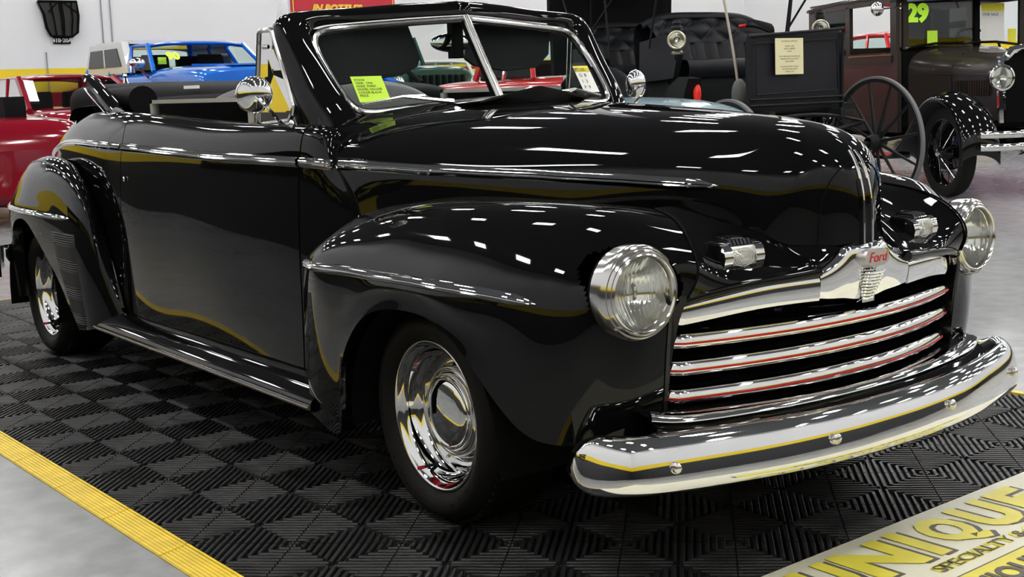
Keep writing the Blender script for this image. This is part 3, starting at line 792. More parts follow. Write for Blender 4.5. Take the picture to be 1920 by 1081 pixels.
# stone guard: ribbed plate on the lower front of the rear fender
for mir in (False, True):
    S_ = surf(RG, 160, 90).reshape(-1, 3); S_ = S_[S_[:, 1] < -.80]
    def P_(a, b, off):     # a 0..1 top to bottom, b 0..1 front to back
        z = .610-.375*a; xf_ = -2.640+.05*a; xb_ = -2.905+.20*a**1.3
        x = xf_+(xb_-xf_)*b
        d = (S_[:, 0]-x)**2+(S_[:, 2]-z)**2; k = np.argsort(d)[:6]; wgt = 1/(d[k]+1e-5)
        return Vector((x, float((S_[k, 1]*wgt).sum()/wgt.sum())-off, z))
    na, nb = 84, 8; V = []; F = []
    for i in range(na):
        a = i/(na-1); blk = (a*3.45) % 1.0
        off = .006+(.0024*(1 if (i % 2) else -1) if blk < .42 else 0)
        for j in range(nb): V.append(P_(a, j/(nb-1), off if 0 < j < nb-1 and 0 < i < na-1 else .0))
    for i in range(na-1):
        for j in range(nb-1): F.append((i*nb+j, i*nb+j+1, (i+1)*nb+j+1, (i+1)*nb+j))
    if mir: V = [(v[0], -v[1], v[2]) for v in V]; F = [f[::-1] for f in F]
    mesh('stone_guard', V, F, mat('ribbed_rubber', (.010, .010, .010), .55), car, True, 25)
# ---------------- running boards
for mir in (False, True):
    s = -1 if not mir else 1
    xs = np.linspace(-2.56, -.66, 30)
    pr = [(-.70, .300), (-.735, .302), (-.765, .296), (-.790, .282), (-.815, .262), (-.825, .248), (-.825, .232), (-.80, .222), (-.70, .215)]
    A = np.array([[(x, y*1.0, z) for y, z in pr] for x in xs])
    gridmesh('running_board', A, PAINT, car, flip=True, mir=mir, sharp=45)
    V, F = sweep([(x, -.826, .242) for x in xs], [(-.004, .008), (.004, .006), (.006, 0), (.004, -.006), (-.004, -.008)])
    if mir: V = [(v[0], -v[1], v[2]) for v in V]; F = [f[::-1] for f in F]
    MB().add(V, F).build('running_board_trim', STAIN, car, sharp=50)
MB().box((-4.1, -.52, .20), (.35, .52, .25)).build('floor_pan', DARK, car, False)
# door lock, handle, hood script
MB().sphere((-2.285, -.752, .842), (.007, .005, .011), 14, 10).build('door_lock', CHROME, doorR)
SM = frame((-.765, -.6275, .902), (1, .14, -.02), (0, 0, 1))
EMB = mat('red_chrome_script', (.60, .16, .17), .2, .85)
text('side_script', 'Ford', .032, EMB, hood, frame((-.700, -.654, .889), (1, .27, -.02), (0, .05, 1)), depth=.003, shear=.4, sx=1.2)
text('side_script', 'Deluxe', .030, EMB, hood, frame((-.672, -.648, .857), (1, .27, -.02), (0, .05, 1)), depth=.003, shear=.4, sx=1.1)
# ================================================================== windshield, cabin, soft top of the black convertible
WG = [
 [(-.845,-.512,1.064),(-.850,-.560,1.040),(-.885,-.618,1.010),(-.985,-.635,1.040)],
 [(-.900,-.532,1.128),(-.905,-.575,1.126),(-.950,-.625,1.112),(-1.04,-.632,1.12)],
 [(-1.005,-.545,1.240),(-1.010,-.590,1.243),(-1.055,-.627,1.240),(-1.13,-.628,1.24)],
 [(-1.088,-.538,1.330),(-1.092,-.588,1.350),(-1.130,-.622,1.360),(-1.19,-.615,1.335)],
 [(-1.105,-.490,1.365),(-1.105,-.515,1.388),(-1.135,-.550,1.398),(-1.20,-.55,1.372)],
 [(-1.090,-.38,1.374),(-1.092,-.385,1.396),(-1.120,-.39,1.408),(-1.20,-.39,1.385)],
 [(-1.045,-.19,1.386),(-1.048,-.19,1.408),(-1.075,-.19,1.423),(-1.16,-.19,1.400)],
 [(-1.000,0,1.394),(-1.004,0,1.416),(-1.032,0,1.432),(-1.12,0,1.410)]]
P = surf(WG, 60, 16); Pm = P.copy(); Pm[..., 1] *= -1
o = gridmesh('windshield_frame', np.concatenate([P, Pm[::-1][1:]], axis=0), PAINT, car, flip=True); thick(o, .012)
def pane(s):
    # outline of one glass half, rounded at the outer corners
    A = [(-.812, -.016, 1.108), (-.835, -.30, 1.093), (-.853, -.455, 1.082), (-.868, -.508, 1.096), (-.905, -.527, 1.135), (-.98, -.538, 1.215), (-1.05, -.538, 1.290), (-1.082, -.515, 1.335), (-1.090, -.46, 1.352), (-1.075, -.34, 1.362), (-1.03, -.15, 1.374), (-.990, -.016, 1.380)]
    out = []
    seg = [A[0], A[1]]
    C = curve(A[0:], 70)
    pts = [tuple(p) for p in C]
    if s > 0: pts = [(x, -y, z) for x, y, z in pts]
    ch = MB(); ch.tube(pts, .0105, 10, True, False); ch.build('windshield_chrome', STAIN, car)
    ch2 = MB(); ch2.tube([(x-.008, y*.985, z+(.006 if z < 1.2 else -.006)) for x, y, z in pts], .007, 6); ch2.build('windshield_gasket', DARK, car)
    c = np.mean(np.array(pts), 0); V = [tuple(c)]+[(p[0]-.006, p[1], p[2]) for p in pts]
    n = len(pts)
    F = [(0, i, i+1) for i in range(1, n)]+[(0, n, 1)]
    g = mesh('windshield_glass', V, F, WGLASS, car, True)
pane(-1); pane(1)
MB().tube([(-.800, 0, 1.100), (-.90, 0, 1.244), (-.995, 0, 1.388)], .0135, 12, sx=1.0).build('windshield_centre_post', STAIN, car)
MB().tube([(-.822, 0, 1.105), (-.915, 0, 1.244), (-1.01, 0, 1.385)], .016, 8).build('centre_post_back', DARK, car)
MB().sphere((-1.02, 0, 1.440), (.012, .014, .012)).build('header_latch_knob', CHROME, car)
MB().sphere((-1.12, -.46, 1.412), (.006, .007, .006)).build('header_stud', CHROME, car)
# open cowl vent
zt = lambda y: 1.100-.10*y*y
V = []; ys = np.linspace(-.215, .215, 13)
for y in ys:
    k = 1-abs(y)/.215
    V += [(-.79, y, zt(y)+.003), (-.61+.02*k, y, zt(y)+.012+.036*k), (-.61+.02*k, y, zt(y)+.006+.030*k), (-.625+.02*k, y*.9, zt(y)+.0-.004), (-.79, y, zt(y)-.006)]
F = []
for i in range(12):
    for k in range(4): F.append((i*5+k, (i+1)*5+k, (i+1)*5+k+1, i*5+k+1))
F += [(0, 1, 2, 3, 4), (60, 64, 63, 62, 61)]
mesh('cowl_vent_flap', V, F, PAINT2, car, True, 30)
# wipers
def wiper(s):
    e = bpy.data.objects.new('wiper', None); link(e, car)
    Y = lambda L: [(x, y*(-s) if False else y, z) for x, y, z in L]
    if s < 0:
        piv, el, tip0, tip1 = (-.775, -.205, 1.106), (-.850, -.345, 1.128), (-.862, -.49, 1.108), (-.842, -.27, 1.128)
    else:
        piv, el, tip0, tip1 = (-.775, .225, 1.106), (-.850, .345, 1.132), (-.858, .47, 1.105), (-.842, .26, 1.122)
    MB().tube([(piv[0]-.01, piv[1], piv[2]-.02), piv], .009, 10).build('pivot', CHROME, e)
    MB().tube([piv, el], [.009, .005], 8, sx=1.4).build('arm', STAIN, e)
    MB().tube([tip0, el, tip1], .005, 6).build('blade', STAIN, e)
wiper(-1); wiper(1)
# inspection stickers on the glass
STG = mat('green_sticker', (.55, .85, .05), .6); PAPER = mat('white_paper', (.80, .80, .76), .6); INK = mat('ink', (.02, .02, .02), .6)
YP = mat('yellow_print', (.85, .75, .05), .6)
def onpane(y, z, off=.0):
    # windshield plane of the right pane (y<0) or left (y>0)
    t = (z-1.09)/(1.365-1.09); x = -.812-.105*abs(y)-.19*t+off
    return Vector((x, y, z))
def sticker(y0, y1, z0, z1, m, name, sh=0.0):
    P_ = [onpane(y0, z0, .012), onpane(y1, z0, .012), onpane(y1-sh, z1, .012), onpane(y0-sh, z1, .012)]
    Q_ = [p+Vector((-.001, 0, 0)) for p in P_]
    return mesh(name, P_+Q_, [(0, 1, 2, 3), (7, 6, 5, 4), (0, 4, 5, 1), (1, 5, 6, 2), (2, 6, 7, 3), (3, 7, 4, 0)], m, car, False)
sg_ = sticker(-.49, -.385, 1.115, 1.196, STG, 'green_sticker')
fx = frame(onpane(-.487, 1.188, .0135), onpane(-.385, 1.188)-onpane(-.487, 1.188), onpane(-.487, 1.2)-onpane(-.487, 1.1))
for r_, s_ in enumerate(('STOCK', 'YEAR   1946', 'MAKE  FORD', 'MODEL DELUXE', 'COLOR BLACK', 'PRICE')):
    text('sticker_print', s_, .0115, INK, sg_, fx @ Matrix.Translation((.004, -.012*(r_+1)+.004, 0)), depth=.0001)
ss = sticker(.40, .475, 1.118, 1.205, PAPER, 'white_sticker')
sy = sticker(.40, .475, 1.190, 1.212, YP, 'yellow_sticker_band')
fx = frame(onpane(.403, 1.195, .0135), onpane(.47, 1.195)-onpane(.403, 1.195), onpane(.4, 1.2)-onpane(.4, 1.1))
text('sticker_print', 'FT  1/2', .016, INK, sy, fx, depth=.0001)
for r_, s_ in enumerate(('G  8', '1  3', 'P  9')):
    text('sticker_print', s_, .020, INK, ss, fx @ Matrix.Translation((.008, -.026*(r_+1), 0)), depth=.0001)
# sun visors
VIS = mat('visor_vinyl', (.018, .017, .018), .85, spec=.15, bump=.2, bscale=60)
def visor(L, nm='sun_visor'):
    V = [Vector(p) for p in L]; V2 = [p+Vector((-.012, 0, -.003)) for p in V]; n = len(V)
    mesh(nm, V+V2, [tuple(range(n)), tuple(range(n, 2*n))[::-1]]+[(i, n+i, n+(i+1) % n, (i+1) % n) for i in range(n)], VIS, car, False)
visor([(-1.13,-.545,1.352),(-1.11,-.16,1.368),(-1.055,-.150,1.255),(-1.05,-.165,1.225),(-1.05,-.22,1.200),(-1.06,-.52,1.165),(-1.07,-.55,1.180)])
visor([(-1.12,.09,1.372),(-1.14,.47,1.365),(-1.09,.42,1.26),(-1.08,.36,1.215),(-1.05,.20,1.205),(-1.04,.06,1.225),(-1.05,.03,1.25)])
m_ = MB().sphere((-1.06, -.02, 1.303), (.012, .085, .032), 24, 12).build('rear_view_mirror', CHROME, car)
MB().box((-1.075, -.025, 1.25), (-1.045, .02, 1.38)).build('mirror_bracket', DARK, car, False)
# vent window
def tubeframe(pts, r, name, m, closed=True):
    return MB().tube(pts, r, 8, True, closed).build(name, m, car)
for s in (-1, 1):
    vp = [(-1.285, s*.648, 1.05), (-1.262, s*.645, 1.20), (-1.240, s*.640, 1.345), (-1.225, s*.640, 1.354), (-1.16, s*.638, 1.354), (-1.145, s*.638, 1.345), (-1.05, s*.645, 1.19), (-1.00, s*.652, 1.11), (-1.005, s*.655, 1.085), (-1.03, s*.655, 1.065)]
    tubeframe(vp, .0085, 'vent_window_frame', STAIN)
    V = [Vector(p) for p in vp]; c = sum(V, Vector())/len(V)
    mesh('vent_window_glass', [c]+V, [(0, i, i % len(V)+1) for i in range(1, len(V)+1)], WGLASS, car, False)
    MB().tube([(-1.155, s*.65, 1.30), (-1.175, s*.66, 1.30)], .007, 8).build('vent_window_latch', STAIN, car)
    # lowered door glass in its stainless frame
    A = [(-1.30, s*.655, 1.05), (-1.30, s*.652, 1.130), (-2.19, s*.655, 1.142), (-2.19, s*.658, 1.06)]
    fr = MB()
    BE = mat('beige_window_channel', (.50, .49, .44), .4, .5)
    fr.box((-2.195, s*.655-.008, 1.128), (-1.29, s*.655+.008, 1.142)); fr.box((-2.195, s*.655-.008, 1.05), (-2.172, s*.655+.008, 1.142)); fr.box((-1.315, s*.655-.008, 1.05), (-1.29, s*.655+.008, 1.142))
    fr.build('door_window_frame', BE, car, False)
    MB().box((-2.175, s*.655-.002, 1.05), (-1.31, s*.655+.002, 1.130)).build('door_window_glass', WGLASS, car, False)
# outside mirrors
def ext_mirror(c, foot, s):
    e = bpy.data.objects.new('side_mirror', None); e.location = c; link(e, car)
    e.rotation_euler = (0, .1, s*.25)
    MB().sphere((0, 0, 0), (.030, .052, .052), 28, 16).build('mirror_head', CHROME, e)
    MB().lathe([(.053, -.010), (.055, -.004), (.053, .003)], 28, 'x').build('mirror_rim', CHROME, e)
    f = Vector(foot)-Vector(c); R = Matrix.Rotation(-s*.25, 4, 'Z')
    st = [Vector((.028, -s*.0, -.005)), Vector((.045, -s*.008, -.012)), Vector((.045, -s*.045, -.055)), R @ f+Vector((0, s*.03, .004)), R @ f]
    MB().tube(curve(st, 20), .0055, 8).build('mirror_arm', CHROME, e)
    o = MB().sphere(tuple(R @ f), (.014, .010, .014), 14, 8).build('mirror_foot', CHROME, e)
ext_mirror((-.855, -.845, 1.150), (-.935, -.690, 1.045), -1)
ext_mirror((-1.00, .760, 1.140), (-.96, .655, 1.045), 1)
# interior
sb = np.array([[(-.99+a, y, z) for y in np.linspace(-.60, .60, 9)] for a, z in ((0.05, 1.02), (-.02, 1.045), (-.10, 1.02), (-.16, .93), (-.16, .80))])
gridmesh('dashboard', surf(sb, 16, 24), PAINT2, car)
MB().box((-1.04, -.60, .30), (-.95, .60, .98)).build('firewall', DARK, car, False)
def seat(x, z0, zt, wd, m, name):
    G = []
    for y in np.linspace(-wd, wd, 11):
        k = 1-.10*abs(y/wd)**4; e = .03 if abs(y) > wd*.98 else 0
        G.append([(x+.50, y, .50), (x+.52, y, .60-e), (x+.25, y, .62-e), (x+.08, y, .60), (x+.02, y, .80), (x-.04, y, zt*k-.06), (x-.085, y, zt*k), (x-.15, y, zt*k-.05), (x-.19, y, .7), (x-.19, y, .4)])
    gridmesh(name, surf(G, 44, 60), m, car, flip=True)
seat(-1.95, .5, 1.185, .56, GREYSEAT, 'front_seat')
seat(-2.80, .5, 1.060, .50, GREYSEAT, 'rear_seat')
for s in (-1, 1):
    MB().tube(curve([(-3.17, s*.49, 1.125), (-3.12, s*.50, 1.135), (-2.78, s*.50, 1.140), (-2.72, s*.50, 1.140)], 14), .062, 18).build('side_bolster', LEATHER, car)
so = []
for s in (-1, 1):
    for (a, b_, zz) in ((-1.0, -2.3, 1.045), ):
        MB().box((b_, min(s*.60, s*.655), .35), (a, max(s*.60, s*.655), zz)).build('door_lining', LEATHER, car, False)
# steering wheel (left side)
t = np.linspace(0, 2*PI, 36, endpoint=False)
swr = MB(); c = Vector((-1.33, .33, .90)); ax = Vector((.75, 0, .66)).normalized(); u1 = Vector((0, 1, 0)); u2 = ax.cross(u1)
swr.tube([c-ax*.0+u1*.2*math.cos(a)+u2*.2*math.sin(a) for a in t], .010, 8, closed=True)
for a in (0, 2.1, 4.2): swr.tube([c, c+u1*.2*math.cos(a)+u2*.2*math.sin(a)], .006, 6)
swr.tube([c, (-1.0, .33, .78)], .018, 10)
swr.build('steering_wheel', DARK, car)
# folded soft top: padded boot, rails, bows
G = []
for y in np.linspace(-.60, .60, 13):
    k = math.sqrt(max(0, 1-(y/.66)**2))
    G.append([(-2.86, y, 1.02), (-2.88, y, 1.075+.035*k), (-3.0, y, 1.10+.055*k), (-3.16, y, 1.095+.06*k), (-3.30-.05*k, y, 1.09+.045*k), (-3.36-.08*k, y, 1.06)])
gridmesh('folded_soft_top', surf(G, 40, 30), CANVAS, car, flip=True)
for s in (-1, 1):
    for k, (dz, r_) in enumerate(((0, .022), (-.030, .020), (-.058, .020), (-.086, .016))):
        MB().tube([(-3.12+.02*k, s*(.590-.012*k), 1.246+dz*.8), (-3.02, s*(.600-.012*k), 1.224+dz), (-2.74, s*(.622-.012*k), 1.122+dz*.6), (-2.66, s*(.630-.012*k), 1.09)], [r_*.8, r_, r_, r_*.6], 10, sx=1.5).build('soft_top_rail', PAINT if k % 2 == 0 else LEATHER, car)
    for k in (0, 1):
        MB().tube([(-3.10, s*.612, 1.240-.040*k), (-3.02, s*.622, 1.218-.044*k), (-2.76, s*.645, 1.122-.028*k)], .0045, 6).build('soft_top_rail_bead', STAIN, car)
    MB().tube([(-2.67, s*.63, 1.098), (-2.55, s*.636, 1.085), (-2.40, s*.645, 1.090)], [.02, .012, .006], 8).build('soft_top_seal', GREYSEAT, car)
    MB().tube([(-3.18, s*.50, 1.19), (-3.08, s*.535, 1.14), (-2.95, s*.56, 1.07)], .006, 6).build('soft_top_hinge', STAIN, car)
# rear bumper end and tail lamp
MB().add(*sweep(curve([(-4.15, -.78, .34), (-4.50, -.72, .34), (-4.62, -.45, .34), (-4.66, 0, .34), (-4.62, .45, .34), (-4.50, .72, .34), (-4.15, .78, .34)], 40)[::-1], [(-.02, .06), (.0, .055), (.012, .02), (.012, -.02), (0, -.055), (-.02, -.06)])).build('rear_bumper', CHROME, car)
# ================================================================== background
def wallx(px, py, D):   # point in space
    return CAM+ray(px, py)*D
def plane_hit(px, py, x=None, y=None):
    d = ray(px, py)
    t = (x-CAM.x)/d.x if x is not None else (y-CAM.y)/d.y
    return CAM+d*t
# ---- things on the back wall (wall_left, x = X0)
def onwall(px, py, off=.0):
    return plane_hit(px, py, x=X0+off)
SIGNRED = mat('sign_red', (.45, .012, .03), .4); GOLD = mat('sign_gold', (.80, .55, .06), .5); NAVY = mat('navy', (.02, .025, .10), .4)
a = onwall(547, 29, .05); b = onwall(740, 10, .05)
zb = a.z; sgn = thing('wall_sign', 'red wall sign with yellow border and the words IN BOTTLES', 'sign', (X0+.05, (a.y+b.y)/2, zb))
wd = (b.y-a.y)
MB().box((-.04, -wd/2, 0), (0, wd/2, .9)).build('panel', SIGNRED, sgn, False)
for z in (.05, .83):
    MB().box((0, -wd/2+.04, z), (.006, wd/2-.04, z+.02)).build('border', GOLD, sgn, False)
for y in (-wd/2+.04, wd/2-.06):
    MB().box((0, y, .05), (.006, y+.02, .85)).build('border', GOLD, sgn, False)
text('lettering', 'IN BOTTLES', .23, GOLD, sgn, frame((.008, -wd*.31, .085), (0, 1, 0), (0, 0, 1)), depth=.004, bold=.012, shear=.3, sx=1.0)
# radiator grille shell hung on the wall, with a number plate beneath
c = onwall(110, 36, .1)
sc = (c-CAM).length/F_PX*1.0
gr = thing('wall_grille', 'old black radiator grille shell hung high on the white wall', 'wall decoration', (X0+.02, c.y, c.z))
GM = mat('grey_black_mesh', (.03, .03, .028), .5, .5)
w0, h0 = 33*sc, 30*sc
out = [(-w0, h0), (w0*.95, h0), (w0, h0*.2), (w0*.9, -h0*.75), (w0*.6, -h0), (-w0*.45, -h0*.95), (-w0*.65, -h0*.5), (-w0*.75, h0*.3)]
MB().add(*prism_vf([(y, z) for y, z in out], 0, .10, 'x')).build('shell', GM, gr, False)
fr = MB(); pp = [(.11, y, z) for y, z in out]; fr.tube(pp, 2.2*sc, 6, closed=True); fr.build('rim', DARK, gr)
cr = MB()
for t in (-.35, .05, .15, .6): cr.tube([(.115, w0*t*1.1, h0), (.135, w0*(t+.08), 0), (.115, w0*(t*.8+.1), -h0*.95)], 1.3*sc, 5)
cr.tube([(.12, -w0*.5, h0*.4), (.14, 0, h0)], 1.2*sc, 5); cr.tube([(.12, w0*.9, h0*.4), (.14, w0*.2, h0)], 1.2*sc, 5)
cr.build('centre_rib', DARK, gr)
c = onwall(118, 75, .1)
pt = thing('number_plate', 'small black number plate with white figures under the wall grille', 'plate', (X0+.02, c.y, c.z))
MB().box((0, -14.5*sc, -6.5*sc), (.02, 14.5*sc, 6.5*sc)).build('plate', DARK, pt, False)
text('figures', '41B·20A', 9.5*sc, PAPER, pt, frame((.025, 0, -3.5*sc), (0, 1, 0), (0, 0, 1)), depth=.002, align='CENTER', bold=.004)
# wall joints, conduit
for px in (190, 207):
    c = onwall(px, 30, .0)
    o = MB().tube([(X0+.02, c.y, 1.8), (X0+.02, c.y, H)], .012, 5).build('trim_%d' % (1 if px == 190 else 2), mat('wire_grey', (.25, .25, .26), .5)); o['kind'] = 'structure'
c = onwall(88, 120); o = MB().tube([(X0+.02, c.y, .1), (X0+.02, c.y, 2.1)], .012, 5).build('trim_3', MATS['wire_grey']); o['kind'] = 'structure'
def box_thing(name, label, cat, lo, hi, m, part='shaft', bev=.01):
    e = thing(name, label, cat, ((lo[0]+hi[0])/2, (lo[1]+hi[1])/2, lo[2])); 
    a = (lo[0]-e.location.x, lo[1]-e.location.y, 0); b = (hi[0]-e.location.x, hi[1]-e.location.y, hi[2]-lo[2])
    MB().box(a, b).build(part, m, e, False); return e
c = spot(1087, 14.3, FZ)
col = thing('support_column', 'square white painted column behind the windshield of the black convertible', 'column', (c.x, c.y, FZ), .35)
MB().box((-.13, -.13, 0), (.13, .13, H)).build('shaft', WHITE, col, False)
MB().box((-.2, -.2, 0), (.2, .2, .02)).build('base_plate', WHITE, col, False)
c = spot(538, 25.5, FZ)
col = thing('support_column', 'slim white column beside the red IN BOTTLES sign', 'column', (c.x, c.y, FZ), .3)
MB().box((-.08, -.08, 0), (.08, .08, H)).build('shaft', WHITE, col, False)
MB().box((-.14, -.14, 0), (.14, .14, .02)).build('base_plate', WHITE, col, False)
# round ring sign
cc = plane_hit(1086, -34, y=Y1-.3) if False else CAM+ray(1086, -36)*17.5
rs = thing('round_sign', 'round white sign with a navy rim high behind the white column', 'sign', cc, math.radians(-38))
MB().lathe([(.42, 0), (.45, -.02), (.45, .02), (.42, .03)], 48, 'x').build('rim', NAVY, rs)
MB().lathe([(.42, .01), (.001, .01)], 48, 'x').build('face', WHITE, rs)
MB().tube([(0, 0, .45), (0, 0, H-cc.z)], .01, 6).build('hanger', STAIN, rs)

# ---- generic background vehicle: x forward, origin on the ground under the middle
def vehicle(name, label, cat, px, D, rz, L, W, prof, house, paint, cap=None, wheel_r=.36, axles=None, glass=None, lights=True, chrome=True, gm=None, open_top=False, grille=True):
    """prof: list of (x, z_bottom, z_top, half width) from tail to nose; house: (x_base_r, x_top_r, x_top_f, x_base_f, z_belt, z_roof, half width at belt, half width at roof)"""
    c = Vector((px, D, FZ))
    e = thing(name, label, cat, c, rz)
    prof = [list(p) for p in prof]
    rows = []
    for x, zb, zt, hw in prof:
        rows.append([(x, 0, zt), (x, hw*.5, zt-.006), (x, hw*.82, zt-.03), (x, hw*.96, zt-.10), (x, hw, zt-.25 if zt-zb > .5 else (zt+zb)/2), (x, hw*.99, (zb+zt)*.45), (x, hw*.93, zb), (x, 0, zb)])
    R = surf(rows, 6*len(rows), 26); Rm = R.copy(); Rm[..., 1] *= -1
    full = np.concatenate([R, Rm[:, ::-1][:, 1:]], axis=1)
    gridmesh('body', full, paint, e, flip=False, sharp=40)
    for i in (0, -1):
        V = [tuple(p) for p in full[i]]; n = len(V)
        mesh('tail_face' if i == 0 else 'nose_face', V, [tuple(range(n)) if i else tuple(range(n))[::-1]], paint, e, False)
    G_ = glass or WGLASS
    if house:
        xr, xtr, xtf, xf, zb, zr, hb, ht = house
        rp = cap or paint
        if not open_top:
            roof = [[(xtr-.03, y, zr-.05-.04*abs(y/ht)**3) for y in np.linspace(-ht, ht, 7)], [(xtr+.12, y, zr-.01-.05*abs(y/ht)**3) for y in np.linspace(-ht, ht, 7)],
                    [((xtr+xtf)/2, y, zr-.05*abs(y/ht)**3) for y in np.linspace(-ht, ht, 7)], [(xtf-.12, y, zr-.012-.05*abs(y/ht)**3) for y in np.linspace(-ht, ht, 7)], [(xtf+.03, y, zr-.06-.03*abs(y/ht)**3) for y in np.linspace(-ht, ht, 7)]]
            o = gridmesh('roof', surf(roof, 24, 18), rp, e); thick(o, .05)
        r_ = .035
        class _P:
            def tube(s_, pts, r, n): MB().tube(pts, r, n).build('pillar', rp, e)
        pil = _P()
        zt_ = zr-.07
        mids = [t for t in ((.5,) if xf-xr < 2.2 else (.36, .68))]
        for s in (-1, 1):
            pil.tube([(xf, s*hb, zb-.03), (xtf, s*ht, zt_)], r_, 6)
            if not open_top:
                pil.tube([(xr, s*hb, zb-.03), (xtr, s*ht, zt_)], r_*1.5, 6)
                for t in mids: pil.tube([(xr+(xf-xr)*t, s*hb, zb-.03), (xtr+(xtf-xtr)*t, s*ht, zt_)], r_*.8, 6)
        if open_top: pil.tube([(xtf, -ht, zt_), (xtf, ht, zt_)], r_*.8, 6)
        MB().add([(xf, -hb, zb), (xf, hb, zb), (xtf, ht, zt_), (xtf, -ht, zt_)], [(0, 1, 2, 3)]).build('windshield', G_, e, False)
        if not open_top:
            MB().add([(xr, -hb, zb), (xr, hb, zb), (xtr, ht, zt_), (xtr, -ht, zt_)], [(3, 2, 1, 0)]).build('rear_window', G_, e, False)
            for s in (-1, 1):
                MB().add([(xr, s*hb, zb), (xf, s*hb, zb), (xtf, s*ht, zt_), (xtr, s*ht, zt_)], [(0, 1, 2, 3)]).build('side_window', G_, e, False)
        # seats
        xs = (xf-.95,) if (xf-xr < 1.6) else (xf-.95, xf-1.75)
        for x in xs:
            for s in (-1, 1):
                MB().add(*prism_vf([(x, zb-.45), (x+.08, zb-.45), (x-.02, zb+.18), (x-.08, zb+.24), (x-.14, zb+.18), (x-.12, zb-.45)], s*hb*.5-.2, s*hb*.5+.2, 'y')).build('seat', DARK, e, False)
    ax = axles or (L*.30, -L*.30)
    for x in ax:
        for s in (-1, 1):
            wv = bpy.data.objects.new('wheel', None); wv.location = (x, s*(W/2-.10), wheel_r); link(wv, e)
            MB().lathe([(wheel_r*.62, -.11), (wheel_r*.9, -.12), (wheel_r, -.09), (wheel_r, .09), (wheel_r*.9, .12), (wheel_r*.62, .11)], 32, 'y').build('tyre', RUBBER, wv)
            MB().lathe([(wheel_r*.63, s*.10), (wheel_r*.55, s*.06), (wheel_r*.2, s*.07), (wheel_r*.16, s*.10), (.001, s*.11)], 28, 'y').build('rim', STAIN, wv)
            arch = MB(); 
            arch.add(*tube_vf([(x+wheel_r*1.12*math.cos(a_), s*(W/2-.005), wheel_r+wheel_r*1.12*math.sin(a_)) for a_ in np.linspace(0, PI, 18)], .03, 6)); arch.build('wheel_arch', paint, e)
    if lights:
        x, zb_, zt2, hw = prof[-1]
        for s in (-1, 1):
            MB().lathe([(.001, .05), (.06, .045), (.085, .03), (.095, .0), (.09, -.02)], 24, 'x', (x+.01, s*hw*.78, zb_+(zt2-zb_)*.60)).build('headlight', LENS if False else CHROME, e)
        if grille:
            for k in range(5): MB().box((x, -hw*.55, zb_+(zt2-zb_)*(.42+.07*k)), (x+.025, hw*.55, zb_+(zt2-zb_)*(.445+.07*k))).build('grille_bar', CHROME if chrome else DARK, e, False)
        MB().box((x, -hw*1.0, zb_-.02), (x+.09, hw*1.0, zb_+.11)).build('bumper', CHROME if chrome else DARK, e, False)
    return e
BLUE = mat('bright_blue_paint', (.012, .15, .62), .12, 0, .5, .6)
REDP = mat('deep_red_paint', (.22, .004, .014), .10, 0, .5, .6)
REDB = mat('bright_red_paint', (.50, .02, .02), .15, 0, .5, .6)
WHP = mat('white_car_paint', (.66, .67, .66), .15, 0, .5, .6)
GRN = mat('dark_green_paint', (.006, .045, .035), .15, 0, .5, .6)
LBL = mat('pale_blue_paint', (.42, .58, .66), .15, 0, .5, .6)
ORG = mat('orange_paint', (.70, .25, .02), .2, 0, .5, .6)
TINT = mat('dark_tinted_glass', (.03, .035, .035), .03, 0, .5, 0)
NEON = mat('neon_window_paint', (.55, 1.0, .05), .5, emit=.25)
# blue SUV with white rear cap
suv = vehicle('suv', 'bright blue SUV with white rear cap and 90 painted on the windshield', 'suv', -18.5, 6.2, math.radians(2), 4.7, 1.95,
  [(-2.3,.55,1.33,.90),(-2.2,.5,1.42,.95),(-.8,.5,1.42,.97),(.5,.5,1.42,.97),(.55,.5,1.46,.96),(1.2,.5,1.46,.95),(1.9,.5,1.42,.93),(2.12,.55,1.36,.90)],
  (-2.15,-1.95,.02,.52,1.42,1.86,.90,.76), BLUE, wheel_r=.42, axles=(1.35,-1.35))
MB().add(*prism_vf([(-2.2,1.40),(-.42,1.40),(-.62,1.86),(-1.95,1.84)], -.91, -.80, 'y')).build('rear_cap_side', WHP, suv, False)
MB().add(*prism_vf([(-2.2,1.40),(-.42,1.40),(-.62,1.86),(-1.95,1.84)], .80, .91, 'y')).build('rear_cap_side', WHP, suv, False)
MB().box((-2.0, -.78, 1.83), (-.6, .78, 1.885)).build('rear_cap_roof', WHP, suv, False)
MB().add(*prism_vf([(-2.02,1.50),(-.66,1.50),(-.80,1.77),(-1.88,1.76)], -.925, -.905, 'y')).build('quarter_window', TINT, suv, False)
MB().box((-1.32, -.935, 1.50), (-1.28, -.92, 1.77)).build('window_divider', WHP, suv, False)
MB().sphere((.42, -1.10, 1.52), (.07, .12, .07), 16, 10).build('door_mirror', CHROME, suv)
MB().tube([(.42, -1.08, 1.46), (.45, -.95, 1.30)], .018, 6).build('mirror_arm', CHROME, suv)
text('windshield_number', '90', .19, NEON, suv, frame((.40, -.62, 1.57), (0, 1, 0), (-.5, 0, .52)), depth=.003, bold=.012)
MB().box((.30, -.74, 1.50), (.33, -.62, 1.60)).build('green_sticker', STG, suv, False)
MB().add(*prism_vf([(.62, 1.455), (1.95, 1.43), (1.95, 1.452), (.62, 1.49)], -.36, .36, 'y')).build('hood_bulge', BLUE, suv, True, 20)
suv.scale = (1.1, 1.1, 1.13)
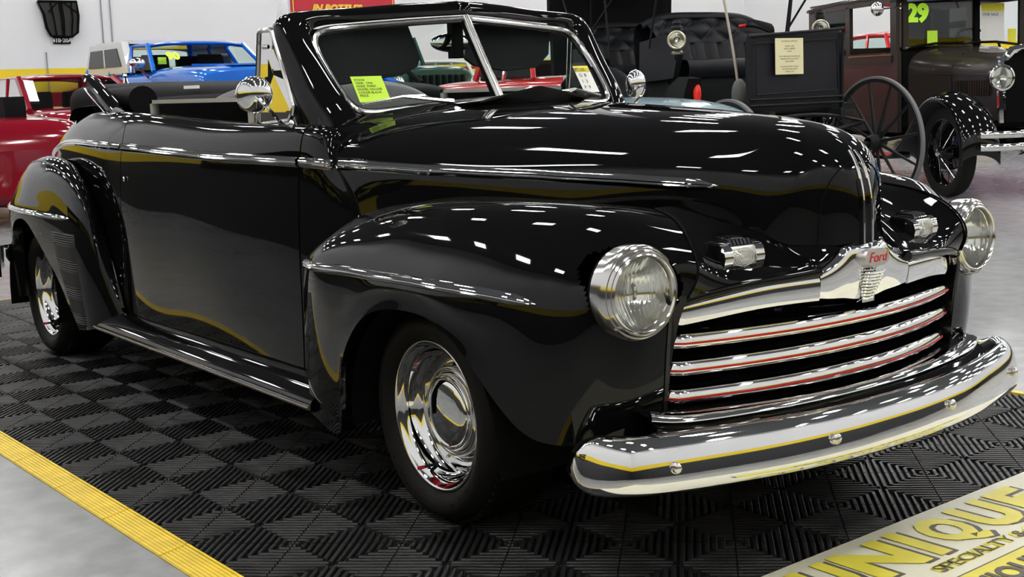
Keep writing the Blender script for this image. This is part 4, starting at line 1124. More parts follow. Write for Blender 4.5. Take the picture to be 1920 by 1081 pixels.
# deep red convertible on the left
rc = vehicle('convertible_car', 'deep red convertible with black headrests at the left edge behind the black car', 'car', -12.1, .62, math.radians(184), 4.3, 1.85,
  [(-2.1,.30,.72,.75),(-1.95,.2,.98,.88),(-1.5,.18,1.03,.93),(-.9,.18,1.06,.92),(-.3,.18,1.05,.90),(.4,.18,1.04,.90),(.9,.18,1.04,.90),(1.6,.2,.92,.90),(2.05,.3,.66,.78)],
  None, REDP, wheel_r=.34, axles=(1.28,-1.28), chrome=False)
for (x, y) in ((-1.35, .45), (-1.50, -.35)):
    MB().add(*prism_vf([(x, .8), (x+.07, .8), (x+.02, 1.14), (x-.03, 1.22), (x-.10, 1.22), (x-.13, 1.12), (x-.12, .8)], y-.10, y+.10, 'y')).build('headrest', LEATHER, rc, True, 30)
MB().sphere((-.30, .925, .93), (.11, .015, .03), 16, 8).build('door_handle', REDP, rc)
MB().add(*sweep([(-2.0+.1*i, .905, .30-.0*i) for i in range(36)], [(-.06, .05), (-.02, .04), (.0, 0), (-.02, -.05)], closed=False)).build('sill', REDP, rc)
MB().tube([(-.62, .93, .98), (-.66, .935, .7), (-.60, .93, .45), (-.42, .925, .25)], .006, 5).build('door_seam', DARK, rc)
MB().tube([(-1.28+.44*math.cos(a_), .925, .36+.44*math.sin(a_)) for a_ in np.linspace(.1, 2.9, 16)], .03, 6).build('arch_lip', REDP, rc)
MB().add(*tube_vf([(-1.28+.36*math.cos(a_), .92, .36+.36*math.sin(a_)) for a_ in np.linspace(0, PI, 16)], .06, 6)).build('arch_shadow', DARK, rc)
# red coupe with roof
cp = vehicle('coupe_car', 'red hardtop coupe with yellow wall showing through its side windows', 'car', -17.6, 3.55, math.radians(182), 4.8, 1.85,
  [(-2.3,.4,.85,.8),(-2.1,.3,1.02,.90),(-1.2,.25,1.08,.93),(0,.25,1.06,.93),(1.0,.25,1.08,.92),(1.9,.3,1.02,.9),(2.3,.4,.85,.8)],
  (-1.55,-.65,.72,1.25,1.06,1.56,.85,.68), REDP, wheel_r=.34, axles=(1.4,-1.4), chrome=False)
MB().add(*prism_vf([(.80, 1.50), (1.30, 1.10), (1.42, 1.08), (1.55, 1.08), (.95, 1.55)], .70, .84, 'y')).build('orange_panel', ORG, cp, False)
# black classic behind the cabin
bk = vehicle('classic_car', 'long black classic car standing directly behind the black convertible cabin', 'car', -10.3, 3.3, math.radians(190), 5.2, 1.8,
  [(-2.5,.35,1.10,.65),(-2.3,.3,1.22,.85),(-1.2,.3,1.28,.9),(0,.3,1.31,.9),(1.0,.3,1.33,.86),(2.1,.3,1.34,.75),(2.45,.35,1.30,.62)],
  None, mat('black_car_paint', (.006, .006, .007), .6, 0, .06), wheel_r=.36)
for dy in (-.62, .62):
    MB().tube([(-1.55, dy, 1.62), (-2.1, dy*1.1, 1.22)], .028, 8).build('windshield_post', MATS['black_car_paint'], bk)
    MB().tube([(-1.52, dy, 1.62), (-2.07, dy*1.1, 1.22)], .012, 6).build('chrome_post_edge', CHROME, bk)
MB().tube([(-1.55, -.62, 1.62), (-1.55, .62, 1.62)], .022, 8).build('windshield_header', MATS['black_car_paint'], bk)
MB().tube([(2.3, 0, 1.30), (2.32, 0, 1.42)], [.05, .012], 12).build('radiator_mascot', CHROME, bk)
MB().sphere((2.32, 0, 1.425), (.025, .025, .03)).build('mascot_head', CHROME, bk)
MB().box((-.6, .86, 1.24), (-.38, .90, 1.27)).build('paper_tag', PAPER, bk, False)
# green truck seen through the windshield
gt = vehicle('pickup_truck', 'dark green vintage truck seen through the left windshield pane', 'truck', -17.6, 9.1, math.radians(0), 4.6, 1.8,
  [(-2.2,.5,1.15,.8),(-1.4,.5,1.18,.85),(-.5,.5,1.22,.86),(.2,.5,1.24,.82),(.9,.5,1.24,.70),(1.5,.5,1.22,.60),(1.62,.5,1.17,.56)],
  (-1.25,-1.05,.05,.18,1.22,1.72,.72,.62), GRN, wheel_r=.40, axles=(1.25,-1.4), chrome=False, lights=False)
gt.scale = (1.24, 1.24, 1.25)
for k in range(9): MB().box((1.62, -.40+.1*k-.02, .62), (1.66, -.40+.1*k+.02, 1.10)).build('grille_slot', DARK, gt, False)
for s in (-1, 1):
    G = [[(1.45+.35*math.cos(a_)*.9, s*(.86+.0), .62+.36*math.sin(a_)) for a_ in np.linspace(-.2, PI+.2, 9)], [(1.45+.38*math.cos(a_)*.9, s*.74, .66+.38*math.sin(a_)) for a_ in np.linspace(-.2, PI+.2, 9)], [(1.45+.35*math.cos(a_)*.9, s*.55, .66+.36*math.sin(a_)) for a_ in np.linspace(-.2, PI+.2, 9)]]
    gridmesh('fender', surf(G, 10, 26), GRN, gt)
    MB().lathe([(.001, .04), (.05, .035), (.075, .02), (.085, 0), (.07, -.06)], 24, 'x', (1.66, s*.60, 1.00)).build('headlight', CHROME, gt)
MB().box((.20, -.28, 1.30), (.215, .12, 1.52)).build('price_sheet', PAPER, gt, False)
MB().tube([(.20, -.3, 1.55), (.25, .1, 1.42)], .008, 5).build('wiper', STAIN, gt)
MB().sphere((.6, -.84, 1.16), (.05, .03, .03)).build('amber_lamp', ORG, gt)
# white SUV with red pickup in front of it
vehicle('suv', 'white boxy SUV behind the green truck, seen through the windshield', 'suv', -20.1, 11.8, math.radians(-2), 4.5, 1.85,
  [(-2.2,.5,1.2,.88),(-2.0,.45,1.24,.92),(.4,.45,1.24,.92),(.9,.45,1.24,.9),(1.9,.45,1.20,.88),(2.1,.5,1.1,.85)],
  (-2.0,-1.9,.15,.45,1.24,1.74,.86,.78), WHP, wheel_r=.38)
vehicle('pickup_truck', 'red pickup with chrome grille seen through the windshield beside the green truck', 'truck', -21.2, 14.3, math.radians(-4), 4.6, 1.9,
  [(-2.2,.5,1.1,.9),(-2.0,.45,1.14,.93),(.2,.45,1.2,.93),(.9,.45,1.24,.93),(1.7,.45,1.22,.9),(2.0,.5,1.16,.86)],
  (-.7,-.6,.25,.62,1.2,1.66,.84,.72), REDB, wheel_r=.38)
vehicle('classic_car', 'pale blue classic car with chrome hood mascot seen low in the right windshield pane', 'car', -5.3, 3.1, math.radians(0), 4.6, 1.8,
  [(-2.1,.4,.95,.75),(-1.8,.35,1.02,.88),(-.4,.3,1.04,.9),(.6,.3,1.06,.88),(1.5,.3,1.05,.82),(2.0,.35,.98,.7)],
  None, LBL, wheel_r=.35)
bl = vehicle('sports_car', 'blue sports car with raked windshield seen low in the left windshield pane', 'car', -12.1, 5.7, math.radians(2), 4.4, 1.8,
  [(-2.1,.4,.85,.75),(-1.8,.3,.95,.88),(-.4,.25,1.00,.9),(.6,.25,1.02,.88),(1.5,.25,1.02,.84),(2.0,.35,.92,.7)],
  (-1.5,-.9,-.6,.25,1.0,1.30,.78,.60), BLUE, wheel_r=.33)
bl.scale = (1.1, 1.1, 1.12)
vehicle('panel_truck', 'bright red truck cab with curved roof behind the white column', 'truck', -11.5, 8.5, math.radians(-6), 4.6, 1.9,
  [(-2.2,.5,1.2,.88),(-1.8,.45,1.25,.93),(.2,.45,1.28,.93),(.9,.45,1.28,.92),(1.7,.45,1.25,.88),(2.0,.5,1.1,.82)],
  (-.85,-.65,.45,.75,1.27,1.86,.86,.72), REDB, wheel_r=.40)
# ================================================================== the horseless carriage
BBLK = mat('weathered_black', (.009, .010, .011), .55, spec=.25, bump=.2, bscale=40)
LTH = mat('tufted_black_leather', (.009, .010, .013), .5, spec=.28, bump=.15, bscale=80)
GREYR = mat('grey_rubber_tyre', (.14, .14, .14), .7)
BRASS = mat('aged_brass', (.55, .50, .38), .3, 1.0)
bg = thing('horseless_carriage', 'antique black horseless carriage with tufted seats and tall spoked wheels', 'carriage', (-4.65, 5.80, FZ), math.radians(-8))
def cwheel(x, y, r, n=12):
    e = bpy.data.objects.new('wheel', None); e.location = (x, y, r); link(e, bg)
    s = 1 if y > 0 else -1
    ring = [(r*math.cos(t), 0, r*math.sin(t)) for t in np.linspace(0, 2*PI, 64, endpoint=False)]
    MB().lathe([(r-.022, -.018), (r-.002, -.018), (r, 0), (r-.002, .018), (r-.022, .018), (r-.022, -.018)], 72, 'y').build('tyre', GREYR, e, sharp=40)
    MB().lathe([(r-.052, -.016), (r-.022, -.016), (r-.022, .016), (r-.052, .016), (r-.052, -.016)], 72, 'y').build('rim', BBLK, e, sharp=40)
    for k in range(n):
        t = 2*PI*(k+.3)/n
        MB().tube([(.06*math.cos(t), 0, .06*math.sin(t)), ((r-.05)*math.cos(t), 0, (r-.05)*math.sin(t))], [.017, .011], 7, sx=1.0).build('spoke', BBLK, e)
    MB().lathe([(.001, s*.10), (.04, s*.10), (.045, s*.05), (.07, s*.03), (.07, -s*.04), (.045, -s*.10)], 24, 'y').build('hub', BBLK, e, sharp=40)
cwheel(0, -.80, .50); cwheel(0, .80, .57); cwheel(-1.95, -.80, .57); cwheel(-1.95, .80, .57)
MB().tube([(0, -.8, .54), (0, .8, .56)], .022, 8).build('front_axle', BBLK, bg)
MB().tube([(-1.95, -.8, .56), (-1.95, .8, .56)], .022, 8).build('rear_axle', BBLK, bg)
for z0, sg_n in ((.86, -1), (.70, 1)):
    MB().tube(curve([(.02, -.62, .76), (.02, -.3, .76+sg_n*-.06), (.02, 0, .76-sg_n*.08), (.02, .3, .76-sg_n*.06), (.02, .62, .76)], 20), .016, 6, sx=1.8).build('leaf_spring', BBLK, bg)
MB().tube([(.02, -.5, .76), (-.5, -.2, .55)], .013, 6).build('stay_rod', BBLK, bg); MB().tube([(.02, .62, .74), (-.4, .1, .55)], .013, 6).build('stay_rod', BBLK, bg)
for s in (-1, 1):
    MB().box((-2.5, s*.38-.025, .80), (.05, s*.38+.025, .88)).build('chassis_rail', BBLK, bg, False)
# dash: leather panel in a raised frame
ds = bpy.data.objects.new('dash_panel', None); link(ds, bg)
G = [[(-.12-.09*max(0, .92-z)+.05*max(0, z-1.45), y, z) for z in np.linspace(.86, 1.52+.03*(y+.5), 7)] for y in np.linspace(-.50, .52, 9)]
o = gridmesh('leather_board', surf(G, 24, 18), LTH, ds, flip=False); thick(o, .03)
MB().tube([(-.10, -.50, 1.50), (-.09, 0, 1.528), (-.09, .52, 1.555)], .012, 8).build('top_rail', BBLK, ds)
for yy in (-.50, .52):
    MB().tube([(-.12, yy, .88), (-.10, yy, 1.50+.03*(yy+.5))], .014, 6).build('side_rail', BBLK, ds)
for zz in (.93, .98):
    MB().tube([(-.10, -.50, zz), (-.10, .52, zz)], .009, 6).build('bottom_rail', BBLK, ds)
MB().tube([(-.095, -.43, 1.02), (-.095, -.43, 1.44), (-.095, .44, 1.47), (-.095, .45, 1.04), (-.095, -.43, 1.02)], .006, 5).build('stitched_edge', BBLK, ds)
nt_ = thing('notice_sheet', 'cream typed notice pinned to the leather dash of the horseless carriage', 'notice', (0, 0, 0))
nt_.location = Vector((-4.65, 5.80, FZ)) + Matrix.Rotation(math.radians(-8), 3, 'Z') @ Vector((-.085, -.09, 1.33)); nt_.rotation_euler = (0, 0, math.radians(-8))
MB().box((0, -.15, -.15), (.004, .15, .15)).build('sheet', mat('cream_paper', (.80, .74, .45), .6), nt_, False)
for k, s_ in enumerate(('HORSELESS CARRIAGE', '', 'SURREY 1903', 'ONE CYLINDER', 'TILLER', '', 'THE CARRIAGE IS SHOWN AS', 'FOUND WITH ALL PARTS', 'AND LAMPS', '', 'PLEASE DO NOT TOUCH', 'THE SEATS OR LAMPS', 'THANK YOU')):
    if s_: text('notice_print', s_, .017, mat('faded_ink', (.25, .23, .16), .6), nt_, frame((.0055, 0, .12-.021*k), (0, 1, 0), (0, 0, 1)), depth=.0002, align='CENTER')
# tufted seats
def tuft(x0, y0, y1, zb, zt, nm):
    e = bpy.data.objects.new(nm, None); link(e, bg)
    ny, nz = 96, 54; V = []; F = []
    for i in range(ny+1):
        for j in range(nz+1):
            a = i/ny; b = j/nz
            y = y0+(y1-y0)*a; ztop = zt-.10*abs(2*a-1)**4
            z = zb+(ztop-zb)*b
            u = a*9; v = b*4.2
            # diamond tufts in the upper half, channels below
            if b > .42:
                p = (u+v)/1.0; q = (u-v)/1.0
                d = abs(math.sin(p*PI/2))*abs(math.sin(q*PI/2)); d = d**.5
            else:
                d = abs(math.sin((u+.84)*PI/1.0*1.0))**.5
            x = x0+.05*d*1.0-.10*(1-math.sin(min(1, b*1.0)*PI/2))*-.3 - .05*(b**6) + .16*abs(2*a-1)**5
            V.append((x-.12*b, y, z))
    for i in range(ny):
        for j in range(nz): F.append((i*(nz+1)+j, (i+1)*(nz+1)+j, (i+1)*(nz+1)+j+1, i*(nz+1)+j+1))
    mesh('backrest', V, F, LTH, e)
    G = [[(x0-.20, y, zb-.1), (x0-.24, y, zt-.25), (x0-.2, y, zt-.01-.10*abs((y-(y0+y1)/2)/((y1-y0)/2))**4), (x0-.11, y, zt+.015-.10*abs((y-(y0+y1)/2)/((y1-y0)/2))**4), (x0-.09, y, zt-.03-.10*abs((y-(y0+y1)/2)/((y1-y0)/2))**4)] for y in np.linspace(y0, y1, 9)]
    gridmesh('backrest_roll', surf(G, 24, 20), LTH, e, flip=True)
    G = [[(x0+.02, y, zb+.02), (x0+.1, y, zb+.045), (x0+.4, y, zb+.04), (x0+.52, y, zb+.02), (x0+.54, y, zb-.05), (x0+.52, y, zb-.12)] for y in np.linspace(y0+.06, y1-.06, 9)]
    gridmesh('cushion', surf(G, 26, 24), LTH, e, flip=True)
    MB().box((x0-.15, y0+.06, zb-.42), (x0+.50, y1-.06, zb-.11)).build('seat_box', BBLK, e, False)
    for yy in (y0, y1):
        MB().add(*prism_vf([(x0-.12, zb-.15), (x0+.42, zb-.12), (x0+.50, zb+.10), (x0+.46, zb+.22), (x0+.30, zb+.26), (x0-.1, zt-.25)], yy-.03, yy+.03, 'y')).build('arm_panel', LTH, e, True, 30)
tuft(-1.35, -.66, .72, 1.30, 1.76, 'front_seat')
tuft(-2.55, -.66, .72, 1.28, 1.74, 'rear_seat')
MB().box((-2.75, -.64, .86), (-.15, .70, .92)).build('floor_boards', BBLK, bg, False)
MB().box((-2.8, -.62, .55), (-1.1, -.60, 1.15)).build('body_side', BBLK, bg, False); MB().box((-2.8, .68, .55), (-1.1, .70, 1.15)).build('body_side', BBLK, bg, False)
# canopy
MB().add(*prism_vf([(-3.05, 1.62), (-3.0, 2.35), (-1.0, 2.42), (-1.0, 2.45), (-3.06, 2.40), (-3.10, 1.62)], -.72, .76, 'y')).build('canopy_top', CANVAS, bg, True, 30)
MB().box((-3.08, -.70, 1.25), (-3.02, .30, 2.38)).build('rear_curtain', CANVAS, bg, False)
for (p, q) in (((-2.5, -.72, 1.45), (-1.1, -.74, 2.42)), ((-1.9, -.72, 1.35), (-2.0, -.74, 2.38)), ((-2.5, -.70, 1.45), (-2.95, -.72, 2.35)), ((-1.25, -.72, 1.45), (-.9, -.74, 2.42)), ((-2.95, -.30, 1.5), (-2.9, -.30, 2.3)), ((-1.2, .78, 1.45), (-1.0, .78, 2.42)), ((-.95, .62, 1.55), (-.85, .66, 2.40)), ((-.95, .62, 1.60), (-.55, .95, 2.4))):
    MB().tube([p, q], .011, 6).build('canopy_bow', BBLK, bg)
# oil lamps
def oil_lamp(x, y, z):
    e = bpy.data.objects.new('oil_lamp', None); e.location = (x, y, z); e.rotation_euler = (0, 0, math.radians(-38)); link(e, bg)
    MB().lathe([(.075, .02), (.080, .03), (.080, .045), (.070, .05), (.062, .045)], 32, 'x').build('bezel', BRASS, e)
    MB().lathe([(.066, .035), (.001, .045)], 28, 'x').build('lens', GLASS, e)
    MB().lathe([(.064, .03), (.045, .0), (.02, -.02), (.001, -.025)], 28, 'x').build('reflector', REFL, e)
    MB().lathe([(.07, .02), (.07, -.05), (.03, -.09), (.001, -.09)], 28, 'x').build('body', BBLK, e)
    c = MB()
    for k, (r_, zz) in enumerate(((.045, .085), (.055, .105), (.038, .125), (.045, .14), (.025, .155))):
        c.lathe([(.001, zz), (r_, zz), (r_*.8, zz+.014), (.001, zz+.014)], 20, 'z', (-.02, 0, 0))
    c.build('chimney', BBLK, e, sharp=40)
    MB().lathe([(.001, -.12), (.05, -.12), (.055, -.105), (.035, -.085), (.001, -.08)], 20, 'z', (-.01, 0, 0)).build('font', BRASS, e, sharp=40)
    MB().tube([(-.02, 0, -.09), (-.06, -.02, -.14), (-.16, -.02, -.16)], .009, 6).build('bracket', BBLK, e)
oil_lamp(-.70, -.80, 1.50); oil_lamp(-.62, .72, 1.58)
# mudguards
def guard(cx, y, r, a0, a1, wd_, m=BBLK):
    G = [[(cx+r*math.cos(a_), y-wd_/2, .57+r*math.sin(a_)), (cx+(r+.02)*math.cos(a_), y, .57+(r+.02)*math.sin(a_)), (cx+r*math.cos(a_), y+wd_/2, .57+r*math.sin(a_))] for a_ in np.linspace(a0, a1, 9)]
    o = gridmesh('mudguard', surf(G, 30, 8), m, bg, flip=True); thick(o, .01)
guard(-1.95, -.86, .74, .1, 2.6, .24, LTH); guard(-1.95, .86, .74, .1, 2.6, .24, LTH)
MB().add(*prism_vf([(-1.05, .75), (-1.05, .98), (-.95, 1.12), (-.80, 1.19), (-.66, 1.17), (-.72, 1.05), (-.80, .85), (-.82, .75)], -.72, -.58, 'y')).build('toe_guard', BBLK, bg, True, 30)
MB().sphere((-.70, -.60, 1.04), (.035, .035, .09), 14, 10).build('red_lamp', mat('red_lamp_glass', (.75, .03, .02), .2, emit=.25), bg)
MB().tube(curve([(-.45, -.35, .95), (-.43, -.38, 1.2), (-.50, -.42, 1.7), (-.62, -.46, 2.3)], 20), .012, 6).build('tiller_rope', mat('rope', (.45, .38, .32), .8), bg)
MB().sphere((-.42, -.36, 1.02), (.07, .07, .14), 12, 9).build('rag', mat('grey_rag', (.12, .12, .115), .9, bump=.8, bscale=14), bg)
MB().tube(curve([(-.9, .05, 1.62), (-.75, .12, 1.60), (-.55, .2, 1.50)], 14), .012, 6).build('tiller', DARK, bg)
MB().tube([(-.92, .04, 1.62), (-.86, .06, 1.625)], .018, 8).build('tiller_grip', RED, bg)

# ================================================================== brown 1920s sedan
BRN = mat('brown_black_paint', (.030, .024, .020), .25, 0, .25, .08)
FBLK = mat('fender_black', (.004, .004, .004), .06, 0, .5)
vs = thing('vintage_sedan', 'dark brown 1920s sedan with black fenders and 29 painted on its windshield', 'car', (-4.17, 8.32, FZ), math.radians(-26), None, (1.12, 1.12, 1.12))
rows = []
for x, hw, zt, zb in ((.03, .27, 1.18, .62), (-.25, .29, 1.19, .60), (-.60, .34, 1.20, .58), (-.90, .46, 1.23, .56), (-1.06, .56, 1.26, .54)):
    rows.append([(x, -hw, zb), (x, -hw*1.0, .80), (x, -hw, .98), (x, -hw*.96, zt-.12), (x, -hw*.70, zt-.025), (x, -hw*.3, zt), (x, 0, zt+.004)])
R = surf(rows, 30, 30); Rm = R.copy(); Rm[..., 1] *= -1
gridmesh('hood', np.concatenate([R, Rm[:, ::-1][:, 1:]], axis=1), BRN, vs, flip=True)
for s in (-1, 1):
    for k in range(16):
        x = -.10-.034*k; yy = .285+.05*max(0, (-.1-x))/.5*.9
        MB().box((x-.006, min(s*yy, s*(yy+.014)), .82), (x+.006, max(s*yy, s*(yy+.014)), .95)).build('louver', BRN, vs, False)
MB().tube([(.03, -.272, 1.0), (-.3, -.30, 1.0), (-.62, -.345, 1.005), (-.92, -.462, 1.02)], .004, 5).build('hood_hinge', BRN, vs)
MB().tube([(-.62, y, z) for y, z in ((-.345, .62), (-.345, .98), (-.335, 1.08), (-.24, 1.18), (0, 1.205), (.24, 1.18), (.335, 1.08), (.345, .62))], .004, 5).build('hood_seam', DARK, vs)
# radiator shell
rs_ = [(-.27, .60), (-.28, .9), (-.27, 1.10), (-.18, 1.19), (-.06, 1.21), (0, 1.215), (.06, 1.21), (.18, 1.19), (.27, 1.10), (.28, .9), (.27, .60)]
MB().add(*sweep([(.06, y, z) for y, z in rs_], [(0, .045), (.03, .03), (.03, 0), (-.03, 0), (-.03, .03)], up=(1, 0, 0))).build('radiator_shell', CHROME, vs, sharp=40)
MB().add(*prism_vf(rs_, .02, .05, 'x')).build('radiator_core', DARK, vs, False)
MB().lathe([(.001, 1.27), (.03, 1.265), (.035, 1.25), (.03, 1.21)], 18, 'z', (.05, 0, 0)).build('radiator_cap', CHROME, vs)
# cabin
def wallp(name, s, holes, m=BRN):
    # body side built from bars around the window openings
    yb = s*.66; b = MB()
    b.box((-3.0, min(yb, yb-s*.04), .50), (-1.02, max(yb, yb-s*.04), 1.22)); b.build('body_side', m, vs, False)
    q = MB()
    for x0, x1 in ((-3.0, -2.86), (-2.13, -2.03), (-1.16, -1.04)):
        q = MB(); q.box((x0, min(yb, yb-s*.035), 1.22), (x1, max(yb, yb-s*.035), 1.68)); q.build('window_pillar', m, vs, False)
    MB().box((-3.0, min(yb, yb-s*.035), 1.66), (-1.04, max(yb, yb-s*.035), 1.74)).build('roof_rail', m, vs, False)
    MB().box((-2.86, yb-s*.02-.002, 1.22), (-2.13, yb-s*.02+.002, 1.66)).build('rear_side_glass', GLASS, vs, False)
    MB().box((-2.04, min(yb, yb+s*.012), 1.13), (-1.12, max(yb, yb+s*.012), 1.19)).build('belt_moulding', m, vs, False)
    MB().box((-2.04, min(yb+s*.01, yb+s*.014), 1.195), (-1.12, max(yb+s*.01, yb+s*.014), 1.203)).build('pinstripe', mat('orange_stripe', (.45, .12, .04), .4), vs, False)
for s in (-1, 1): wallp('side', s, None)
MB().box((-3.04, -.66, .5), (-3.0, .66, 1.30)).build('rear_panel', BRN, vs, False)
for y0_, y1_ in ((-.66, -.36), (.36, .66)):
    MB().box((-3.04, y0_, 1.30), (-3.0, y1_, 1.70)).build('rear_pillar', BRN, vs, False)
G = [[(x, y, 1.74+.06*(1-(y/.68)**2)-.05*abs(min(0, x+2.7))*2) for y in np.linspace(-.68, .68, 9)] for x in (-3.06, -2.9, -2.4, -1.8, -1.25, -1.04)]
o = gridmesh('roof', surf(G, 26, 24), FBLK, vs); thick(o, .03)
G = [[(x, y, z+.02*(1-(y/.64)**2)) for y in np.linspace(-.64, .64, 9)] for x, z in ((-1.10, 1.74), (-.98, 1.72), (-.88, 1.685), (-.84, 1.655))]
o = gridmesh('sun_visor', surf(G, 12, 20), mat('blue_grey_fabric', (.09, .10, .14), .7, bump=.3, bscale=150), vs); thick(o, .02)
for y0_, y1_ in ((-.60, -.55), (.55, .60), (-.02, .02)):
    if abs(y0_) < .1: y0_, y1_ = .10, .15
    MB().box((-1.06, y0_, 1.24), (-1.02, y1_, 1.68)).build('windshield_pillar', BRN if y1_ != .15 else DARK, vs, False)
MB().box((-1.05, -.57, 1.26), (-1.045, .57, 1.68)).build('windshield_glass', GLASS, vs, False)
MB().tube([(-1.03, -.58, 1.25), (-1.0, -.3, 1.285), (-1.0, .3, 1.285), (-1.03, .58, 1.25)], .012, 8).build('windshield_base', FBLK, vs)
MB().box((-1.10, -.60, .55), (-1.04, .60, 1.22)).build('firewall', DARK, vs, False)
MB().box((-2.95, -.60, .55), (-2.5, .60, 1.05)).build('rear_seat', mat('brown_cloth', (.05, .04, .03), .9), vs, False)
MB().box((-2.1, -.60, .55), (-1.7, .60, 1.02)).build('front_seat', MATS['brown_cloth'], vs, False)
sw = MB(); c = Vector((-1.32, .30, 1.30)); ax = Vector((.6, 0, .8)); u1 = Vector((0, 1, 0)); u2 = ax.cross(u1)
sw.tube([c+u1*.2*math.cos(a)+u2*.2*math.sin(a) for a in np.linspace(0, 2*PI, 30, endpoint=False)], .013, 7, closed=True)
for a in (.5, 2.6, 4.7): sw.tube([c, c+u1*.2*math.cos(a)+u2*.2*math.sin(a)], .009, 6)
sw.build('steering_wheel', DARK, vs)
text('windshield_number', '29', .21, NEON, vs, frame((-1.035, -.56, 1.49), (0, 1, 0), (0, 0, 1)), depth=.002, bold=.012)
pp = MB().box((-1.04, .17, 1.29), (-1.037, .40, 1.63)).build('price_sheet', PAPER, vs, False)
MB().box((-1.036, .17, 1.56), (-1.034, .40, 1.63)).build('sheet_header', YP, vs, False)
text('sheet_print', 'FOR SALE', .035, INK, vs, frame((-1.034, .19, 1.52), (0, 1, 0), (0, 0, 1)), depth=.0003)
MB().box((-1.04, -.36, 1.27), (-1.036, -.26, 1.40)).build('yellow_tag', STG, vs, False)
MB().box((-1.04, .44, 1.27), (-1.036, .52, 1.40)).build('white_tag', YP, vs, False)
for s in (-1, 1):
    e = bpy.data.objects.new('side_mirror', None); e.location = (-1.0, s*.86, 1.60); link(e, vs)
    MB().sphere((0, 0, 0), (.025, .062, .062), 20, 12).build('mirror_head', CHROME, e); MB().tube([(0, -s*.05, .0), (-.02, -s*.26, .02)], .008, 6).build('mirror_arm', CHROME, e)
    # headlamps
    e = bpy.data.objects.new('headlamp', None); e.location = (.20, s*.36, .97); link(e, vs)
    MB().lathe([(.09, .05), (.105, .045), (.108, .03), (.104, .01), (.09, -.05), (.05, -.11), (.001, -.13)], 36, 'x').build('shell', CHROME, e)
    MB().lathe([(.095, .035), (.001, .052)], 32, 'x').build('lens', LENS, e); MB().lathe([(.09, .03), (.06, -.0), (.02, -.03), (.001, -.03)], 32, 'x').build('reflector', REFL, e)
    MB().tube(curve([(.18, s*.36, .86), (.14, s*.33, .76), (.05, s*.30, .70)], 10), .012, 7).build('lamp_post', FBLK, e)
    # wheels with wires
    for x in (0, -2.63):
        wv = bpy.data.objects.new('wheel', None); wv.location = (x, s*.71, .375); link(wv, vs)
        R0 = .37
        MB().lathe([(R0*.74, -.05), (R0*.86, -.062), (R0*.97, -.055), (R0, -.02), (R0, .02), (R0*.97, .055), (R0*.86, .062), (R0*.74, .05)], 56, 'y').build('tyre', RUBBER, wv)
        MB().lathe([(R0*.75, -.05), (R0*.73, -.045), (R0*.69, 0), (R0*.73, .045), (R0*.75, .05)], 56, 'y').build('rim', FBLK, wv)
        for k in range(24):
            t = 2*PI*k/24; t2 = t+(.32 if k % 2 else -.32)
            MB().tube([(.05*math.cos(t2), s*(.07 if k % 3 else -.02), .05*math.sin(t2)), (R0*.71*math.cos(t), 0, R0*.71*math.sin(t))], .0028, 5).build('wire_spoke', STAIN if k % 4 == 0 else FBLK, wv)
        MB().lathe([(.001, s*.11), (.030, s*.105), (.034, s*.09), (.034, s*.07)], 20, 'y').build('hub_cap', CHROME, wv, sharp=40)
        MB().lathe([(.034, s*.08), (.06, s*.05), (.06, -s*.04), (.13, -s*.05), (.13, -s*.1)], 24, 'y').build('brake_drum', FBLK, wv)
    # front fender sweeping down to the running board
    G = []
    for a_, r_ in zip(np.linspace(-.15, PI*.80, 12), [.44]*12):
        cx, cz = (.0+r_*1.05*math.cos(a_), .40+r_*math.sin(a_))
        G.append([(cx*.98, s*.50, cz-.05), (cx, s*.56, cz), (cx*1.02, s*.70, cz+.035), (cx, s*.82, cz), (cx*.97, s*.84, cz-.045)])
    G += [[(x, s*.50, z-.04), (x, s*.56, z), (x, s*.70, z+.02), (x, s*.82, z), (x, s*.84, z-.03)] for x, z in ((-.55, .50), (-.75, .36), (-.95, .30))]
    o = gridmesh('front_fender', surf(G, 60, 20), FBLK, vs, flip=s > 0); thick(o, .012)
    MB().box((-2.1, min(s*.60, s*.86), .28), (-.9, max(s*.60, s*.86), .31)).build('running_board', FBLK, vs, False)
    A = [(-2.63+.43*math.cos(a_), .40+.43*math.sin(a_)) for a_ in np.linspace(0, PI, 12)]
    o = gridmesh('rear_fender', surf([[(x, s*.62, z), (x, s*.72, z+.03), (x, s*.84, z-.02)] for x, z in A], 40, 10), FBLK, vs, flip=s > 0); thick(o, .012)
    MB().box((.2, s*.35-.02, .42), (.55, s*.35+.02, .46)).build('bumper_iron', FBLK, vs, False)
for z in (.43, .53):
    MB().add(*sweep([(.50, -.70, z), (.55, -.62, z), (.58, -.3, z), (.58, .3, z), (.55, .62, z), (.50, .70, z)], [(0, .028), (.01, .02), (.012, 0), (.01, -.02), (0, -.028)])).build('bumper_bar', CHROME, vs, sharp=60)
MB().lathe([(.035, .0), (.05, .006), (.035, .012)], 24, 'x', (.60, -.33, .48)).build('bumper_clamp', CHROME, vs)
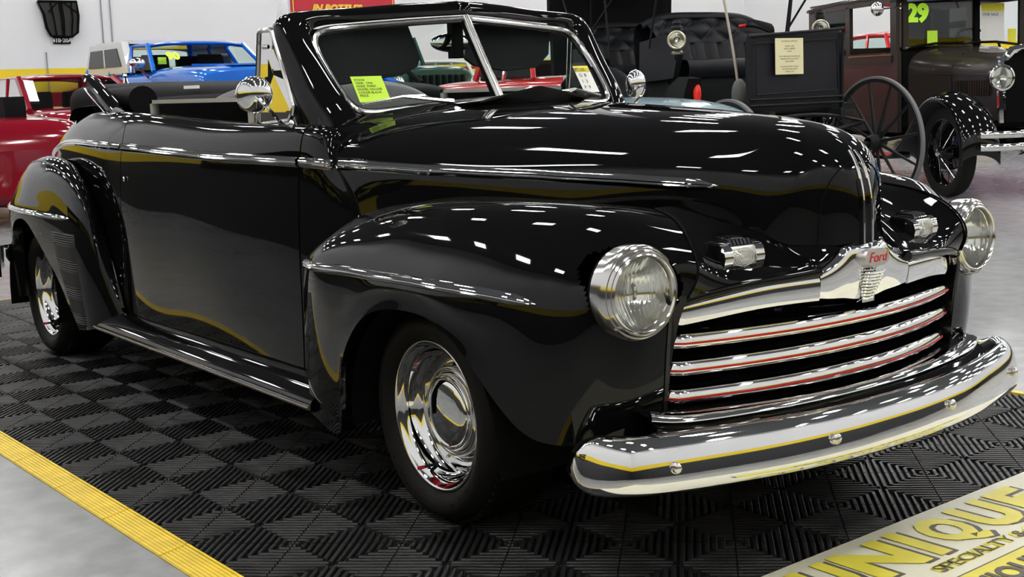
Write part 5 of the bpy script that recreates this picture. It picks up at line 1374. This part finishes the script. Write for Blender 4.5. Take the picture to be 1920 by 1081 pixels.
for s in (-1, 1): MB().box((-3.0, s*.30-.03, .42), (.25, s*.30+.03, .52)).build('chassis_rail', DARK, vs, False)
# cars further back on the right
rt_ = vehicle('pickup_truck', 'red pickup truck with 94 on its windshield seen through the brown sedan', 'truck', -10.2, 14.6, math.radians(-20), 4.8, 1.9,
  [(-2.3,.5,1.1,.9),(-2.0,.45,1.16,.93),(.2,.45,1.2,.93),(.9,.45,1.26,.93),(1.8,.45,1.24,.9),(2.1,.5,1.16,.86)],
  (-.9,-.7,.35,.75,1.24,1.82,.84,.72), REDB, wheel_r=.40)
bc_ = vehicle('sedan_car', 'blue car with 70 on its windshield at the right edge behind the brown sedan', 'car', -4.6, 13.9, math.radians(-20), 4.6, 1.85,
  [(-2.2,.4,.95,.8),(-1.9,.3,1.05,.90),(.4,.25,1.08,.92),(1.5,.3,1.06,.9),(2.1,.35,.98,.82)],
  (-1.5,-.8,.1,.75,1.06,1.48,.82,.66), BLUE, wheel_r=.35)
text('windshield_number', '94', .20, NEON, rt_, frame((.70, -.55, 1.38), (0, 1, 0), (-.5, 0, .6)), depth=.003, bold=.01)
text('windshield_number', '70', .18, NEON, bc_, frame((.66, -.60, 1.16), (0, 1, 0), (-.8, 0, .5)), depth=.003, bold=.01)
# company banner on the near wall (seen mirrored in the black paint)
bn = thing('wall_banner', 'long black banner with yellow sales and restoration lettering on the near wall', 'banner', (-6.4, Y0+.03, 1.50))
MB().box((-4.2, 0, -.36), (4.0, .01, .34)).build('cloth', DARK, bn, False)
YT = mat('banner_yellow', (.75, .60, .05), .5)
text('lettering', 'SALES - RESTORATION - SERVICE', .26, YT, bn, frame((3.9, .012, .06), (-1, 0, 0), (0, 0, 1)), depth=.001)
text('lettering', 'MANKATO, MN   507-386-1726', .24, YT, bn, frame((3.7, .012, -.24), (-1, 0, 0), (0, 0, 1)), depth=.001)
text('lettering', 'UNIQUECLASSICCARS.COM', .27, YT, bn, frame((-.5, .012, -.1), (-1, 0, 0), (0, 0, 1)), depth=.001)
